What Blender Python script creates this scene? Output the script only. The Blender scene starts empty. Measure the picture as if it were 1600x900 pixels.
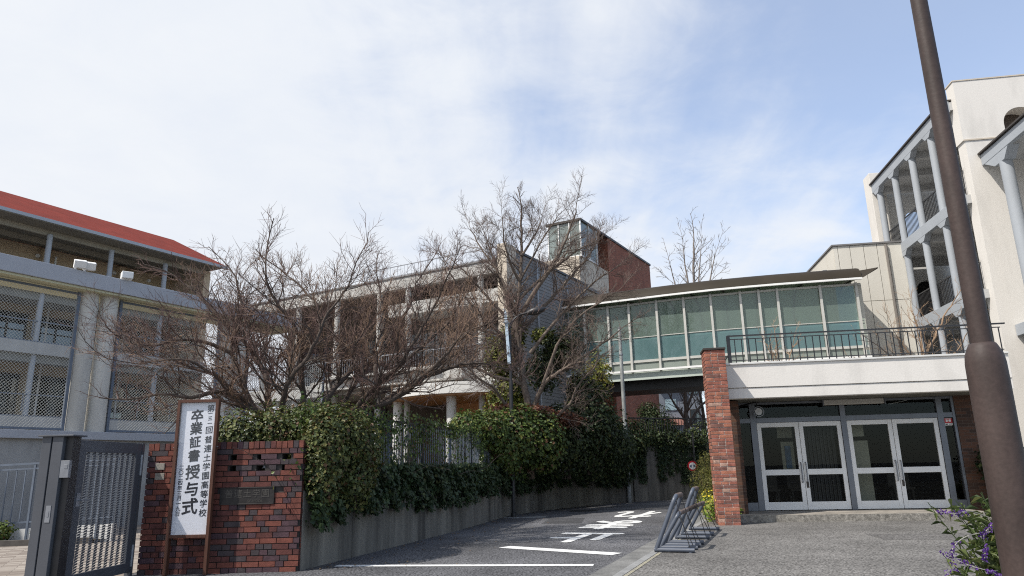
import bpy, math, random
import numpy as np
from mathutils import Vector, Matrix

scene = bpy.context.scene
COL = scene.collection
R = math.radians

# ---------------------------------------------------------------- camera
cam_d = bpy.data.cameras.new("camera")
cam = bpy.data.objects.new("camera", cam_d)
COL.objects.link(cam)
cam_d.sensor_width = 36.0
cam_d.lens = 25.2
cam_d.clip_start = 0.1
cam_d.clip_end = 3000
PITCH, ROLL = R(14.13), R(1.3)
_f = Vector((0, math.cos(PITCH), math.sin(PITCH)))
_u = Vector((0, -math.sin(PITCH), math.cos(PITCH)))
_r = Vector((1, 0, 0))
_rt = _r * math.cos(ROLL) - _u * math.sin(ROLL)
_up = _u * math.cos(ROLL) + _r * math.sin(ROLL)
cam.matrix_world = Matrix(((_rt.x, _up.x, -_f.x, 0), (_rt.y, _up.y, -_f.y, 0), (_rt.z, _up.z, -_f.z, 1.25), (0, 0, 0, 1)))
scene.camera = cam

# ---------------------------------------------------------------- sun, sky, exposure
SUN_L = Vector((0.66, 0.40, -1.0)).normalized()
EXPOSURE = 0.30
SUN_STRENGTH = 4.1
SKY_STRENGTH = 0.135
sun_d = bpy.data.lights.new("sun", 'SUN')
sun_d.energy = SUN_STRENGTH
sun_d.angle = R(0.6)
sun_d.color = (1.0, 0.95, 0.88)
sun = bpy.data.objects.new("sun", sun_d)
COL.objects.link(sun)
sun.location = (-30, -20, 50)
sun.rotation_euler = SUN_L.to_track_quat('-Z', 'Y').to_euler()

world = bpy.data.worlds.new("World")
scene.world = world
world.use_nodes = True
wt = world.node_tree
wt.nodes.clear()


def N(t, typ, **kw):
    n = t.nodes.new(typ)
    for k, v in kw.items():
        setattr(n, k, v)
    return n


def mth(t, op, a, b=None, clamp=False):
    n = t.nodes.new('ShaderNodeMath')
    n.operation = op
    n.use_clamp = clamp
    for i, v in enumerate((a, b)):
        if v is None:
            continue
        if isinstance(v, (int, float)):
            n.inputs[i].default_value = v
        else:
            t.links.new(v, n.inputs[i])
    return n.outputs[0]


def build_world():
    t = wt
    out = N(t, 'ShaderNodeOutputWorld')
    sky = N(t, 'ShaderNodeTexSky', sky_type='NISHITA')
    sky.sun_disc = False
    sky.sun_elevation = math.asin(-SUN_L.z)
    sky.sun_rotation = math.atan2(-SUN_L.x, -SUN_L.y)
    sky.air_density = 1.0
    sky.dust_density = 0.7
    sky.ozone_density = 1.0
    bg = N(t, 'ShaderNodeBackground')
    bg.inputs['Strength'].default_value = SKY_STRENGTH
    t.links.new(bg.outputs[0], out.inputs['Surface'])
    tc = N(t, 'ShaderNodeTexCoord')
    nrm = N(t, 'ShaderNodeVectorMath', operation='NORMALIZE')
    t.links.new(tc.outputs['Generated'], nrm.inputs[0])
    d = nrm.outputs[0]

    def dot(v):
        n = N(t, 'ShaderNodeVectorMath', operation='DOT_PRODUCT')
        t.links.new(d, n.inputs[0])
        n.inputs[1].default_value = v
        return n.outputs['Value']
    # cloud layer: direction projected on a flat sheet overhead
    z = mth(t, 'MAXIMUM', dot((0, 0, 1)), 0.06)
    zz = mth(t, 'ADD', z, 0.22)
    px = mth(t, 'DIVIDE', dot((1, 0, 0)), zz)
    py = mth(t, 'DIVIDE', dot((0, 1, 0)), zz)
    cmb = N(t, 'ShaderNodeCombineXYZ')
    t.links.new(px, cmb.inputs[0])
    t.links.new(py, cmb.inputs[1])

    def noise(scale, detail, rough, sc=(1, 1, 1), off=(0, 0, 0), rot=0.0, dist=0.0):
        mp = N(t, 'ShaderNodeMapping')
        mp.inputs['Scale'].default_value = sc
        mp.inputs['Location'].default_value = off
        mp.inputs['Rotation'].default_value = (0, 0, rot)
        t.links.new(cmb.outputs[0], mp.inputs['Vector'])
        n = N(t, 'ShaderNodeTexNoise')
        n.inputs['Scale'].default_value = scale
        n.inputs['Detail'].default_value = detail
        n.inputs['Roughness'].default_value = rough
        n.inputs['Distortion'].default_value = dist
        t.links.new(mp.outputs[0], n.inputs['Vector'])
        return n.outputs['Fac']
    n1 = noise(1.5, 9, 0.55, off=(3.1, 1.7, 0), dist=0.3)
    n2 = noise(1.1, 5, 0.5, sc=(3.4, 0.35, 1), off=(0.4, 2.0, 0), rot=R(-20))
    n3 = noise(4.2, 9, 0.62, off=(1.3, 7.7, 0), dist=0.5)
    # the veil thickens towards the west (left) and towards the horizon, blue gaps in the north east
    az = mth(t, 'ARCTAN2', dot((1, 0, 0)), dot((0, 1, 0)))
    s = mth(t, 'MULTIPLY', mth(t, 'SUBTRACT', 0.16, az), 1.15)
    s = mth(t, 'ADD', s, mth(t, 'MULTIPLY', mth(t, 'SUBTRACT', n1, 0.5), 1.5))
    s = mth(t, 'ADD', s, mth(t, 'MULTIPLY', mth(t, 'SUBTRACT', n2, 0.5), 1.3))
    s = mth(t, 'ADD', s, mth(t, 'MULTIPLY', mth(t, 'SUBTRACT', n3, 0.5), 0.7))
    s = mth(t, 'ADD', s, mth(t, 'MULTIPLY', mth(t, 'SUBTRACT', 0.52, z), 0.9))
    mr = N(t, 'ShaderNodeMapRange')
    mr.interpolation_type = 'SMOOTHSTEP'
    mr.inputs['From Min'].default_value = -0.45
    mr.inputs['From Max'].default_value = 0.50
    mr.inputs['To Min'].default_value = 0.33
    mr.inputs['To Max'].default_value = 1.0
    t.links.new(s, mr.inputs['Value'])
    # cloud colour: thin grey shading inside the white veil
    cr = N(t, 'ShaderNodeValToRGB')
    cr.color_ramp.elements[0].position = 0.28
    cr.color_ramp.elements[0].color = (4.65, 5.0, 5.6, 1)
    cr.color_ramp.elements[1].position = 0.62
    cr.color_ramp.elements[1].color = (5.3, 5.5, 5.8, 1)
    t.links.new(mth(t, 'ADD', mth(t, 'MULTIPLY', n1, .6), mth(t, 'MULTIPLY', n3, .4)), cr.inputs[0])
    mix = N(t, 'ShaderNodeMix', data_type='RGBA')
    t.links.new(mr.outputs[0], mix.inputs['Factor'])
    tint = N(t, 'ShaderNodeMix', data_type='RGBA', blend_type='MULTIPLY')
    tint.inputs['Factor'].default_value = 1
    tint.inputs['B'].default_value = (1.16, 1.26, 1.38, 1)
    t.links.new(sky.outputs[0], tint.inputs['A'])
    t.links.new(tint.outputs['Result'], mix.inputs['A'])
    t.links.new(cr.outputs[0], mix.inputs['B'])
    t.links.new(mix.outputs['Result'], bg.inputs['Color'])


build_world()
scene.view_settings.view_transform = 'Standard'
scene.view_settings.look = 'None'
scene.view_settings.gamma = 1.0
scene.view_settings.exposure = EXPOSURE
scene.view_settings.use_curve_mapping = False
scene.cycles.max_bounces = 6
scene.cycles.transparent_max_bounces = 16
scene.cycles.use_denoising = False
scene.cycles.use_adaptive_sampling = False
scene.cycles.filter_width = 1.1
scene.cycles.sample_clamp_indirect = 6

# ---------------------------------------------------------------- helpers
rng = random.Random(11)


class MB:
    """collects shapes for ONE mesh object"""

    def __init__(s):
        s.v, s.f, s.m = [], [], []

    def add(s, vs, fs, mi=0):
        b = len(s.v)
        s.v.extend(tuple(map(float, p)) for p in vs)
        for f in fs:
            s.f.append(tuple(i + b for i in f))
            s.m.append(mi)

    def hexa(s, p, mi=0):
        """8 corners, bottom ring of four then top ring of four"""
        s.add(p, [(3, 2, 1, 0), (4, 5, 6, 7), (0, 1, 5, 4), (1, 2, 6, 5), (2, 3, 7, 6), (3, 0, 4, 7)], mi)

    def box(s, x0, x1, y0, y1, z0, z1, mi=0):
        s.hexa([(x0, y0, z0), (x1, y0, z0), (x1, y1, z0), (x0, y1, z0), (x0, y0, z1), (x1, y0, z1), (x1, y1, z1), (x0, y1, z1)], mi)

    def quad(s, a, b, c, d, mi=0):
        s.add([a, b, c, d], [(0, 1, 2, 3)], mi)

    def poly(s, pts, z0, z1, mi=0):
        """vertical prism over a counter-clockwise plan outline"""
        n = len(pts)
        vs = [(p[0], p[1], z0) for p in pts] + [(p[0], p[1], z1) for p in pts]
        fs = [tuple(range(n - 1, -1, -1)), tuple(range(n, 2 * n))]
        fs += [(i, (i + 1) % n, n + (i + 1) % n, n + i) for i in range(n)]
        s.add(vs, fs, mi)

    def bar(s, a, b, w, h=None, mi=0, up=(0, 0, 1)):
        """rectangular bar between two points"""
        a, b = Vector(a), Vector(b)
        h = w if h is None else h
        d = (b - a).normalized()
        u = Vector(up)
        if abs(d.dot(u)) > 0.95:
            u = Vector((0, 1, 0)) if abs(d.y) < 0.9 else Vector((1, 0, 0))
        x = d.cross(u).normalized() * (w / 2)
        y = x.cross(d).normalized() * (h / 2)
        r = [-x - y, x - y, x + y, -x + y]
        s.add([a + q for q in r] + [b + q for q in r],
              [(0, 1, 2, 3), (7, 6, 5, 4), (1, 0, 4, 5), (2, 1, 5, 6), (3, 2, 6, 7), (0, 3, 7, 4)], mi)

    def tube(s, pts, rad, n=8, mi=0, cap=True):
        pts = [Vector(p) for p in pts]
        k = len(pts)
        rad = [rad] * k if isinstance(rad, (int, float)) else rad
        prev = None
        base = len(s.v)
        for i, p in enumerate(pts):
            d = (pts[min(i + 1, k - 1)] - pts[max(i - 1, 0)])
            d = d.normalized() if d.length > 1e-9 else Vector((0, 0, 1))
            if prev is None:
                x = d.orthogonal().normalized()
            else:
                x = (prev - d * prev.dot(d))
                x = x.normalized() if x.length > 1e-6 else d.orthogonal().normalized()
            prev = x
            y = d.cross(x)
            for j in range(n):
                a = 2 * math.pi * j / n
                q = p + (x * math.cos(a) + y * math.sin(a)) * rad[i]
                s.v.append((q.x, q.y, q.z))
        for i in range(k - 1):
            for j in range(n):
                j2 = (j + 1) % n
                s.f.append((base + i * n + j, base + i * n + j2, base + (i + 1) * n + j2, base + (i + 1) * n + j))
                s.m.append(mi)
        if cap:
            s.f.append(tuple(base + j for j in range(n - 1, -1, -1)))
            s.m.append(mi)
            s.f.append(tuple(base + (k - 1) * n + j for j in range(n)))
            s.m.append(mi)

    def cyl(s, x, y, z0, z1, r0, r1=None, n=16, mi=0):
        s.tube([(x, y, z0), (x, y, z1)], [r0, r0 if r1 is None else r1], n, mi)

    def disc(s, c, nrm, r, th, n=20, mi=0):
        c, nrm = Vector(c), Vector(nrm).normalized()
        s.tube([c, c + nrm * th], r, n, mi)

    def build(s, name, mats, parent=None, smooth=False, bevel=0.0, origin=None, local=False):
        if not isinstance(mats, (list, tuple)):
            mats = [mats]
        v = np.array(s.v, dtype=float)
        if local:
            loc = Vector((0, 0, 0))
            off = Vector((0, 0, 0))
        else:
            if origin is None:
                lo, hi = v.min(0), v.max(0)
                origin = ((lo[0] + hi[0]) / 2, (lo[1] + hi[1]) / 2, lo[2])
            off = Vector(origin)
            loc = off.copy()
            if parent is not None:
                loc = off - world_loc(parent)
        v = v - np.array(off)
        me = bpy.data.meshes.new(name)
        me.from_pydata(v.tolist(), [], s.f)
        for m in mats:
            me.materials.append(m)
        me.polygons.foreach_set('material_index', s.m)
        if smooth:
            me.polygons.foreach_set('use_smooth', [True] * len(s.f))
        me.update()
        o = bpy.data.objects.new(name, me)
        COL.objects.link(o)
        o.location = loc
        if parent is not None:
            o.parent = parent
        if smooth:
            me.set_sharp_from_angle(angle=R(40))
        if bevel > 0:
            b = o.modifiers.new('bevel', 'BEVEL')
            b.width = bevel
            b.segments = 2
            b.limit_method = 'ANGLE'
            b.angle_limit = R(50)
        return o


def world_loc(o):
    p = Vector(o.location)
    while o.parent is not None:
        o = o.parent
        p = p + Vector(o.location)
    return p


def tag(o, label, cat, group=None):
    o['label'] = label
    o['category'] = cat
    if group:
        o['group'] = group
    return o


def thing(name, label, cat, loc=(0, 0, 0), group=None):
    o = bpy.data.objects.new(name, None)
    o.empty_display_size = 0.2
    COL.objects.link(o)
    o.location = loc
    return tag(o, label, cat, group)


def struct(o, label=None):
    o['kind'] = 'structure'
    if label:
        o['label'] = label
    return o


def copy_thing(root, loc, label, rotz=None):
    c = root.copy()
    COL.objects.link(c)
    c.location = loc
    if rotz is not None:
        c.rotation_euler = (0, 0, rotz)
    c['label'] = label
    for ch in root.children:
        d = ch.copy()
        COL.objects.link(d)
        d.parent = c
        for g in ch.children:
            e = g.copy()
            COL.objects.link(e)
            e.parent = d
    return c


class Fr:
    """plan frame: s runs along d, t runs to the left of d"""

    def __init__(s, o, d):
        s.o = Vector((o[0], o[1], 0))
        s.d = Vector((d[0], d[1], 0)).normalized()
        s.n = Vector((-s.d.y, s.d.x, 0))

    def p(s, a, t, z):
        q = s.o + s.d * a + s.n * t
        return (q.x, q.y, z)

    def box(s, mb, a0, a1, t0, t1, z0, z1, mi=0):
        mb.hexa([s.p(a0, t0, z0), s.p(a1, t0, z0), s.p(a1, t1, z0), s.p(a0, t1, z0),
                 s.p(a0, t0, z1), s.p(a1, t0, z1), s.p(a1, t1, z1), s.p(a0, t1, z1)], mi)

    def quad(s, mb, a0, a1, t, z0, z1, mi=0):
        mb.quad(s.p(a0, t, z0), s.p(a1, t, z0), s.p(a1, t, z1), s.p(a0, t, z1), mi)

    def extr(s, mb, prof, t0, t1, mi=0):
        """profile in (a,z) extruded over t"""
        n = len(prof)
        vs = [s.p(a, t0, z) for a, z in prof] + [s.p(a, t1, z) for a, z in prof]
        fs = [tuple(range(n)), tuple(range(2 * n - 1, n - 1, -1))]
        fs += [((i + 1) % n, i, n + i, n + (i + 1) % n) for i in range(n)]
        mb.add(vs, fs, mi)


U = (0.5, 0.866)
V = (-0.866, 0.5)
W = (0.148, 0.989)
T = (0.989, -0.148)


def text_shape(txt, size, offset=0.0, spacing=1.0):
    """outline of the lettering as (verts, faces) in its own x,y plane, centred"""
    cu = bpy.data.curves.new('lettering', 'FONT')
    cu.body = txt
    cu.size = size
    cu.offset = offset
    cu.align_x = 'CENTER'
    cu.align_y = 'CENTER'
    cu.space_character = spacing
    cu.resolution_u = 3
    o = bpy.data.objects.new('lettering', cu)
    COL.objects.link(o)
    dg = bpy.context.evaluated_depsgraph_get()
    dg.update()
    me = bpy.data.meshes.new_from_object(o.evaluated_get(dg))
    vs = [tuple(v.co) for v in me.vertices]
    fs = [tuple(p.vertices) for p in me.polygons]
    bpy.data.objects.remove(o)
    bpy.data.curves.remove(cu)
    bpy.data.meshes.remove(me)
    if vs:
        a = np.array(vs)
        c = (a.min(0) + a.max(0)) / 2
        vs = [(x - c[0], y - c[1], 0) for x, y, _ in vs]
    return vs, fs


# ---------------------------------------------------------------- materials
MATS = {}


def mat(name, col, rough=0.7, var=0.15, scale=4.0, detail=6, bump=0.0, bscale=None, metal=0.0, spec=0.4,
        stretch=(1, 1, 1), col2=None, lo=0.35, hi=0.65, fine=0.0, coord='pos', trans=0.0):
    if name in MATS:
        return MATS[name]
    m = bpy.data.materials.new(name)
    m.use_nodes = True
    t = m.node_tree
    b = t.nodes['Principled BSDF']
    b.inputs['Roughness'].default_value = rough
    b.inputs['Metallic'].default_value = metal
    b.inputs['Specular IOR Level'].default_value = spec
    if coord == 'pos':
        g = N(t, 'ShaderNodeNewGeometry').outputs['Position']
    else:
        g = N(t, 'ShaderNodeTexCoord').outputs['Object']
    mp = N(t, 'ShaderNodeMapping')
    mp.inputs['Scale'].default_value = stretch
    t.links.new(g, mp.inputs['Vector'])
    n = N(t, 'ShaderNodeTexNoise')
    n.inputs['Scale'].default_value = scale
    n.inputs['Detail'].default_value = detail
    n.inputs['Roughness'].default_value = 0.62
    t.links.new(mp.outputs[0], n.inputs['Vector'])
    c2 = col2 if col2 else tuple(c * (1 - var) for c in col)
    c1 = col if col2 else tuple(min(1, c * (1 + var)) for c in col)
    cr = N(t, 'ShaderNodeValToRGB')
    cr.color_ramp.elements[0].position = lo
    cr.color_ramp.elements[0].color = (*c2, 1)
    cr.color_ramp.elements[1].position = hi
    cr.color_ramp.elements[1].color = (*c1, 1)
    t.links.new(n.outputs['Fac'], cr.inputs[0])
    colout = cr.outputs[0]
    if fine > 0:
        f = N(t, 'ShaderNodeTexNoise')
        f.inputs['Scale'].default_value = bscale or scale * 20
        f.inputs['Detail'].default_value = 3
        t.links.new(g, f.inputs['Vector'])
        mr = N(t, 'ShaderNodeMapRange')
        mr.inputs['From Min'].default_value = 0.3
        mr.inputs['From Max'].default_value = 0.7
        mr.inputs['To Min'].default_value = 1 - fine
        mr.inputs['To Max'].default_value = 1 + fine
        t.links.new(f.outputs['Fac'], mr.inputs['Value'])
        mx = N(t, 'ShaderNodeMix', data_type='RGBA', blend_type='MULTIPLY')
        mx.inputs['Factor'].default_value = 1
        t.links.new(colout, mx.inputs['A'])
        t.links.new(mr.outputs[0], mx.inputs['B'])
        colout = mx.outputs['Result']
    t.links.new(colout, b.inputs['Base Color'])
    if bump > 0:
        f2 = N(t, 'ShaderNodeTexNoise')
        f2.inputs['Scale'].default_value = bscale or scale * 12
        f2.inputs['Detail'].default_value = 4
        t.links.new(g, f2.inputs['Vector'])
        bp = N(t, 'ShaderNodeBump')
        bp.inputs['Strength'].default_value = bump
        bp.inputs['Distance'].default_value = 0.01
        t.links.new(f2.outputs['Fac'], bp.inputs['Height'])
        t.links.new(bp.outputs[0], b.inputs['Normal'])
    if trans > 0:
        tr = N(t, 'ShaderNodeBsdfTranslucent')
        t.links.new(colout, tr.inputs['Color'])
        ms = N(t, 'ShaderNodeMixShader')
        ms.inputs[0].default_value = trans
        out = t.nodes['Material Output']
        t.links.new(b.outputs[0], ms.inputs[1])
        t.links.new(tr.outputs[0], ms.inputs[2])
        t.links.new(ms.outputs[0], out.inputs['Surface'])
    MATS[name] = m
    return m


def glass(name, tint=(0.8, 0.85, 0.85), refl=0.08, rough=0.0, body=None, bodyfac=0.0, grazing=0.6):
    """thin pane: tinted see-through + mirror that grows at grazing angles (+ optional milky body)"""
    m = bpy.data.materials.new(name)
    m.use_nodes = True
    t = m.node_tree
    t.nodes.clear()
    out = N(t, 'ShaderNodeOutputMaterial')
    tr = N(t, 'ShaderNodeBsdfTransparent')
    tr.inputs['Color'].default_value = (*tint, 1)
    base = tr.outputs[0]
    if body:
        df = N(t, 'ShaderNodeBsdfDiffuse')
        df.inputs['Color'].default_value = (*body, 1)
        ms0 = N(t, 'ShaderNodeMixShader')
        ms0.inputs[0].default_value = bodyfac
        t.links.new(base, ms0.inputs[1])
        t.links.new(df.outputs[0], ms0.inputs[2])
        base = ms0.outputs[0]
    gl = N(t, 'ShaderNodeBsdfGlossy')
    gl.inputs['Roughness'].default_value = rough
    gl.inputs['Color'].default_value = (0.9, 0.95, 0.95, 1)
    lw = N(t, 'ShaderNodeLayerWeight')
    lw.inputs['Blend'].default_value = 0.35
    mr = N(t, 'ShaderNodeMapRange')
    mr.inputs['To Min'].default_value = refl
    mr.inputs['To Max'].default_value = grazing
    p = mth(t, 'POWER', lw.outputs['Facing'], 2.5)
    t.links.new(p, mr.inputs['Value'])
    ms = N(t, 'ShaderNodeMixShader')
    t.links.new(mr.outputs[0], ms.inputs[0])
    t.links.new(base, ms.inputs[1])
    t.links.new(gl.outputs[0], ms.inputs[2])
    t.links.new(ms.outputs[0], out.inputs['Surface'])
    return m


def brick_mat(name, d, c1, c2, mortar, bw=0.21, bh=0.06, gap=0.01, ramp=None):
    m = bpy.data.materials.new(name)
    m.use_nodes = True
    t = m.node_tree
    b = t.nodes['Principled BSDF']
    b.inputs['Roughness'].default_value = 0.85
    b.inputs['Specular IOR Level'].default_value = 0.2
    g = N(t, 'ShaderNodeNewGeometry').outputs['Position']

    def dot(v):
        n = N(t, 'ShaderNodeVectorMath', operation='DOT_PRODUCT')
        t.links.new(g, n.inputs[0])
        n.inputs[1].default_value = v
        return n.outputs['Value']
    u = mth(t, 'ADD', dot((d[0], d[1], 0)), dot((-d[1], d[0], 0)))
    cb = N(t, 'ShaderNodeCombineXYZ')
    t.links.new(u, cb.inputs[0])
    t.links.new(dot((0, 0, 1)), cb.inputs[1])
    br = N(t, 'ShaderNodeTexBrick')
    br.inputs['Scale'].default_value = 1
    br.inputs['Brick Width'].default_value = bw
    br.inputs['Row Height'].default_value = bh + gap
    br.inputs['Mortar Size'].default_value = gap / 2
    br.inputs['Color1'].default_value = (*c1, 1)
    br.inputs['Color2'].default_value = (*c2, 1)
    br.inputs['Mortar'].default_value = (*mortar, 1)
    t.links.new(cb.outputs[0], br.inputs['Vector'])
    nz = N(t, 'ShaderNodeTexNoise')
    nz.inputs['Scale'].default_value = 1.3
    nz.inputs['Detail'].default_value = 8
    t.links.new(g, nz.inputs['Vector'])
    mr = N(t, 'ShaderNodeMapRange')
    mr.inputs['To Min'].default_value = 0.65
    mr.inputs['To Max'].default_value = 1.3
    t.links.new(nz.outputs['Fac'], mr.inputs['Value'])
    mx = N(t, 'ShaderNodeMix', data_type='RGBA', blend_type='MULTIPLY')
    mx.inputs['Factor'].default_value = 1
    t.links.new(br.outputs['Color'], mx.inputs['A'])
    t.links.new(mr.outputs[0], mx.inputs['B'])
    t.links.new(mx.outputs['Result'], b.inputs['Base Color'])
    bp = N(t, 'ShaderNodeBump')
    bp.inputs['Strength'].default_value = 0.6
    bp.inputs['Distance'].default_value = 0.01
    bp.invert = True
    t.links.new(br.outputs['Fac'], bp.inputs['Height'])
    t.links.new(bp.outputs[0], b.inputs['Normal'])
    return m


M_asphalt = mat('asphalt', (0.105, 0.105, 0.11), 0.92, 0.32, 0.45, 8, bump=0.9, bscale=36, fine=1.0, spec=0.2)
M_fore = mat('forecourt_asphalt', (0.145, 0.139, 0.131), 0.95, 0.22, 0.6, 8, bump=1.0, bscale=42, fine=0.85, spec=0.2)
M_gutter = mat('gutter_concrete', (0.17, 0.168, 0.16), 0.92, 0.3, 1.6, 8, bump=0.4, bscale=60, fine=0.25)
M_kerb = mat('kerb_concrete', (0.24, 0.24, 0.235), 0.9, 0.2, 3, 8, fine=0.2, bscale=60)
M_yellow = mat('worn_yellow_line', (0.36, 0.33, 0.22), 0.85, 0.2, 6, col2=(0.2, 0.19, 0.17), fine=0.3, bscale=50)
M_paint = mat('road_paint', (0.70, 0.70, 0.68), 0.8, 0.2, 9, 8, col2=(0.38, 0.38, 0.38), lo=0.26, hi=0.44, fine=0.22, bscale=60)
M_soil = mat('soil', (0.06, 0.045, 0.03), 0.95, 0.4, 4, fine=0.4, bscale=40)
M_conc = mat('concrete', (0.34, 0.335, 0.32), 0.9, 0.18, 1.2, 8, bump=0.15, bscale=40, stretch=(1, 1, 0.3), fine=0.08)
M_concbeam = mat('painted_concrete', (0.40, 0.41, 0.435), 0.8, 0.07, 0.8, 8, stretch=(1, 1, 0.4), fine=0.05, bscale=30)
M_conccol = mat('column_concrete', (0.54, 0.52, 0.47), 0.85, 0.16, 1.6, 8, stretch=(1, 1, 0.25), fine=0.06, bscale=30)
M_soffit = mat('soffit_cream', (0.55, 0.53, 0.36), 0.8, 0.06, 1.0)
M_retain = mat('stained_retaining_concrete', (0.25, 0.232, 0.198), 0.93, 0.3, 1.3, 9, bump=0.3, bscale=45, stretch=(1.6, 1.6, 0.16),
               col2=(0.075, 0.07, 0.062), lo=0.34, hi=0.66, fine=0.12)
M_white = mat('white_render', (0.66, 0.63, 0.585), 0.85, 0.085, 1.3, 9, bump=0.2, bscale=26, fine=0.03, stretch=(1.2, 1.2, .3), lo=.28, hi=.52)
M_creampanel = mat('cream_panel', (0.66, 0.63, 0.56), 0.7, 0.05, 0.8, 8, stretch=(1, 1, 0.3))
M_whitemid = mat('weathered_white', (0.46, 0.45, 0.425), 0.8, 0.14, 0.9, 8, stretch=(1, 1, 0.3))
M_white2 = mat('white_smooth', (0.66, 0.65, 0.62), 0.7, 0.05, 0.8, 8, stretch=(1, 1, 0.3))
M_bluegrey = mat('pale_blue_grey_paint', (0.36, 0.385, 0.415), 0.6, 0.05, 0.8, 6)
M_greypaint = mat('grey_soffit_paint', (0.46, 0.46, 0.455), 0.8, 0.1, 0.7)
M_beige = mat('beige_wall', (0.56, 0.44, 0.30), 0.85, 0.08, 0.6, 7, fine=0.05, bscale=20)
M_lbeige = mat('light_beige_wall', (0.56, 0.49, 0.40), 0.85, 0.08, 0.6, 7)
M_siding = mat('grey_siding', (0.185, 0.18, 0.178), 0.6, 0.05, 1.0)
M_red = mat('red_roof_metal', (0.17, 0.026, 0.016), 0.75, 0.14, 1.2, 6, stretch=(1, 1, 1), fine=0.08, bscale=14, spec=0.1)
M_darkmetal = mat('black_metal', (0.022, 0.022, 0.024), 0.45, 0.2, 8, spec=0.5)
M_charcoal = mat('charcoal_gate_metal', (0.075, 0.080, 0.092), 0.5, 0.12, 2.0, spec=0.5, fine=0.05, bscale=50)
M_steel = mat('galvanised_steel', (0.27, 0.28, 0.30), 0.45, 0.15, 6, metal=0.5)
M_bluesteel = mat('blue_grey_steel', (0.13, 0.155, 0.195), 0.55, 0.15, 4)
M_wire = mat('fence_wire', (0.46, 0.46, 0.42), 0.6, 0.1, 4)
M_alu = mat('aluminium', (0.78, 0.77, 0.75), 0.5, 0.05, 3, metal=0.1)
M_mull = mat('mullion_paint', (0.50, 0.49, 0.45), 0.5, 0.06, 3)
M_alud = mat('aluminium_frame', (0.17, 0.18, 0.20), 0.4, 0.08, 3, metal=0.4)
M_brown = mat('brown_pole_paint', (0.052, 0.036, 0.032), 0.6, 0.3, 5, 9, spec=0.35, fine=0.12, bscale=45, bump=0.12, stretch=(1, 1, .35))
M_olive = mat('bronze_roof_metal', (0.036, 0.029, 0.020), 0.6, 0.1, 0.7, spec=0.15)
M_bark = mat('plum_bark', (0.085, 0.066, 0.055), 0.95, 0.3, 18, 6, bump=0.6, bscale=60)
M_twig = mat('plum_twig', (0.12, 0.075, 0.063), 0.85, 0.3, 3, 4)
M_bark2 = mat('grey_brown_bark', (0.15, 0.118, 0.095), 0.95, 0.3, 10, 6, bump=0.6, bscale=50)
M_twig_lit = mat('sunlit_plum_twig', (0.22, 0.145, 0.10), 0.85, 0.3, 3, 4)  # lighter tan copy of the twig colour, sunlight painted in
M_twig2 = mat('grey_brown_twig', (0.13, 0.095, 0.08), 0.85, 0.25, 2, 4)
M_twig3 = mat('pale_twig', (0.22, 0.19, 0.17), 0.85, 0.2, 2, 4)
M_twig4 = mat('tan_twig', (0.25, 0.17, 0.11), 0.85, 0.25, 3, 4)
M_wood = mat('sign_wood', (0.085, 0.034, 0.02), 0.6, 0.25, 9, 6, stretch=(6, 6, 0.6), fine=0.1, bscale=60)
M_board = mat('sign_paper', (0.80, 0.81, 0.83), 0.6, 0.02, 1.0)
M_ink = mat('ink', (0.008, 0.008, 0.014), 0.6, 0.1, 4)
M_plaque = mat('bronze_plaque', (0.028, 0.025, 0.024), 0.45, 0.25, 14, metal=0.2, fine=0.2, bscale=80)
M_mortar = mat('dark_mortar', (0.05, 0.045, 0.042), 0.95, 0.2, 10)
M_mortar2 = mat('pale_mortar', (0.55, 0.48, 0.42), 0.95, 0.2, 8)
M_b = [mat('brick_red', (0.155, 0.050, 0.035), 0.85, 0.25, 9, 6, bump=0.4, bscale=70, fine=0.15),
       mat('brick_dark_red', (0.105, 0.036, 0.029), 0.85, 0.3, 9, 6, bump=0.4, bscale=70, fine=0.15),
       mat('brick_brown', (0.10, 0.035, 0.03), 0.85, 0.3, 9, 6, bump=0.4, bscale=70, fine=0.15),
       mat('brick_black', (0.052, 0.040, 0.043), 0.8, 0.25, 9, 6, bump=0.4, bscale=70, fine=0.15),
       mat('brick_purple', (0.07, 0.038, 0.045), 0.8, 0.25, 9, 6, bump=0.4, bscale=70, fine=0.15)]
M_p = [mat('old_brick_orange', (0.34, 0.135, 0.085), 0.9, 0.25, 8, 6, bump=0.6, bscale=60, fine=0.2),
       mat('old_brick_red', (0.27, 0.10, 0.07), 0.9, 0.3, 8, 6, bump=0.6, bscale=60, fine=0.2),
       mat('old_brick_brown', (0.18, 0.085, 0.066), 0.9, 0.3, 8, 6, bump=0.6, bscale=60, fine=0.2),
       mat('old_brick_pale', (0.40, 0.25, 0.19), 0.9, 0.3, 8, 6, bump=0.6, bscale=60, fine=0.2)]
M_brickdark = brick_mat('brown_brickwork', T, (0.13, 0.065, 0.042), (0.06, 0.04, 0.032), (0.12, 0.09, 0.075))
M_bricktower = brick_mat('red_brickwork', U, (0.33, 0.115, 0.07), (0.22, 0.08, 0.052), (0.28, 0.19, 0.15))
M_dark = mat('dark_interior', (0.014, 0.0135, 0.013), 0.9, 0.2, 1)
M_cream = mat('cream_interior_wall', (0.50, 0.48, 0.38), 0.8, 0.08, 2)
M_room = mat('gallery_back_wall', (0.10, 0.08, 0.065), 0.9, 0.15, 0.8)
M_room2 = mat('dark_beam', (0.22, 0.215, 0.19), 0.9, 0.12, 0.8)  # even darker tone for the downstand beams
M_frame = mat('dark_window_frame', (0.045, 0.036, 0.03), 0.5, 0.1, 3)
M_doorgrey = mat('grey_brown_door', (0.16, 0.14, 0.125), 0.8, 0.1, 2, spec=0.2)
M_curtain = mat('curtain', (0.55, 0.55, 0.52), 0.9, 0.1, 3)
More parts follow.
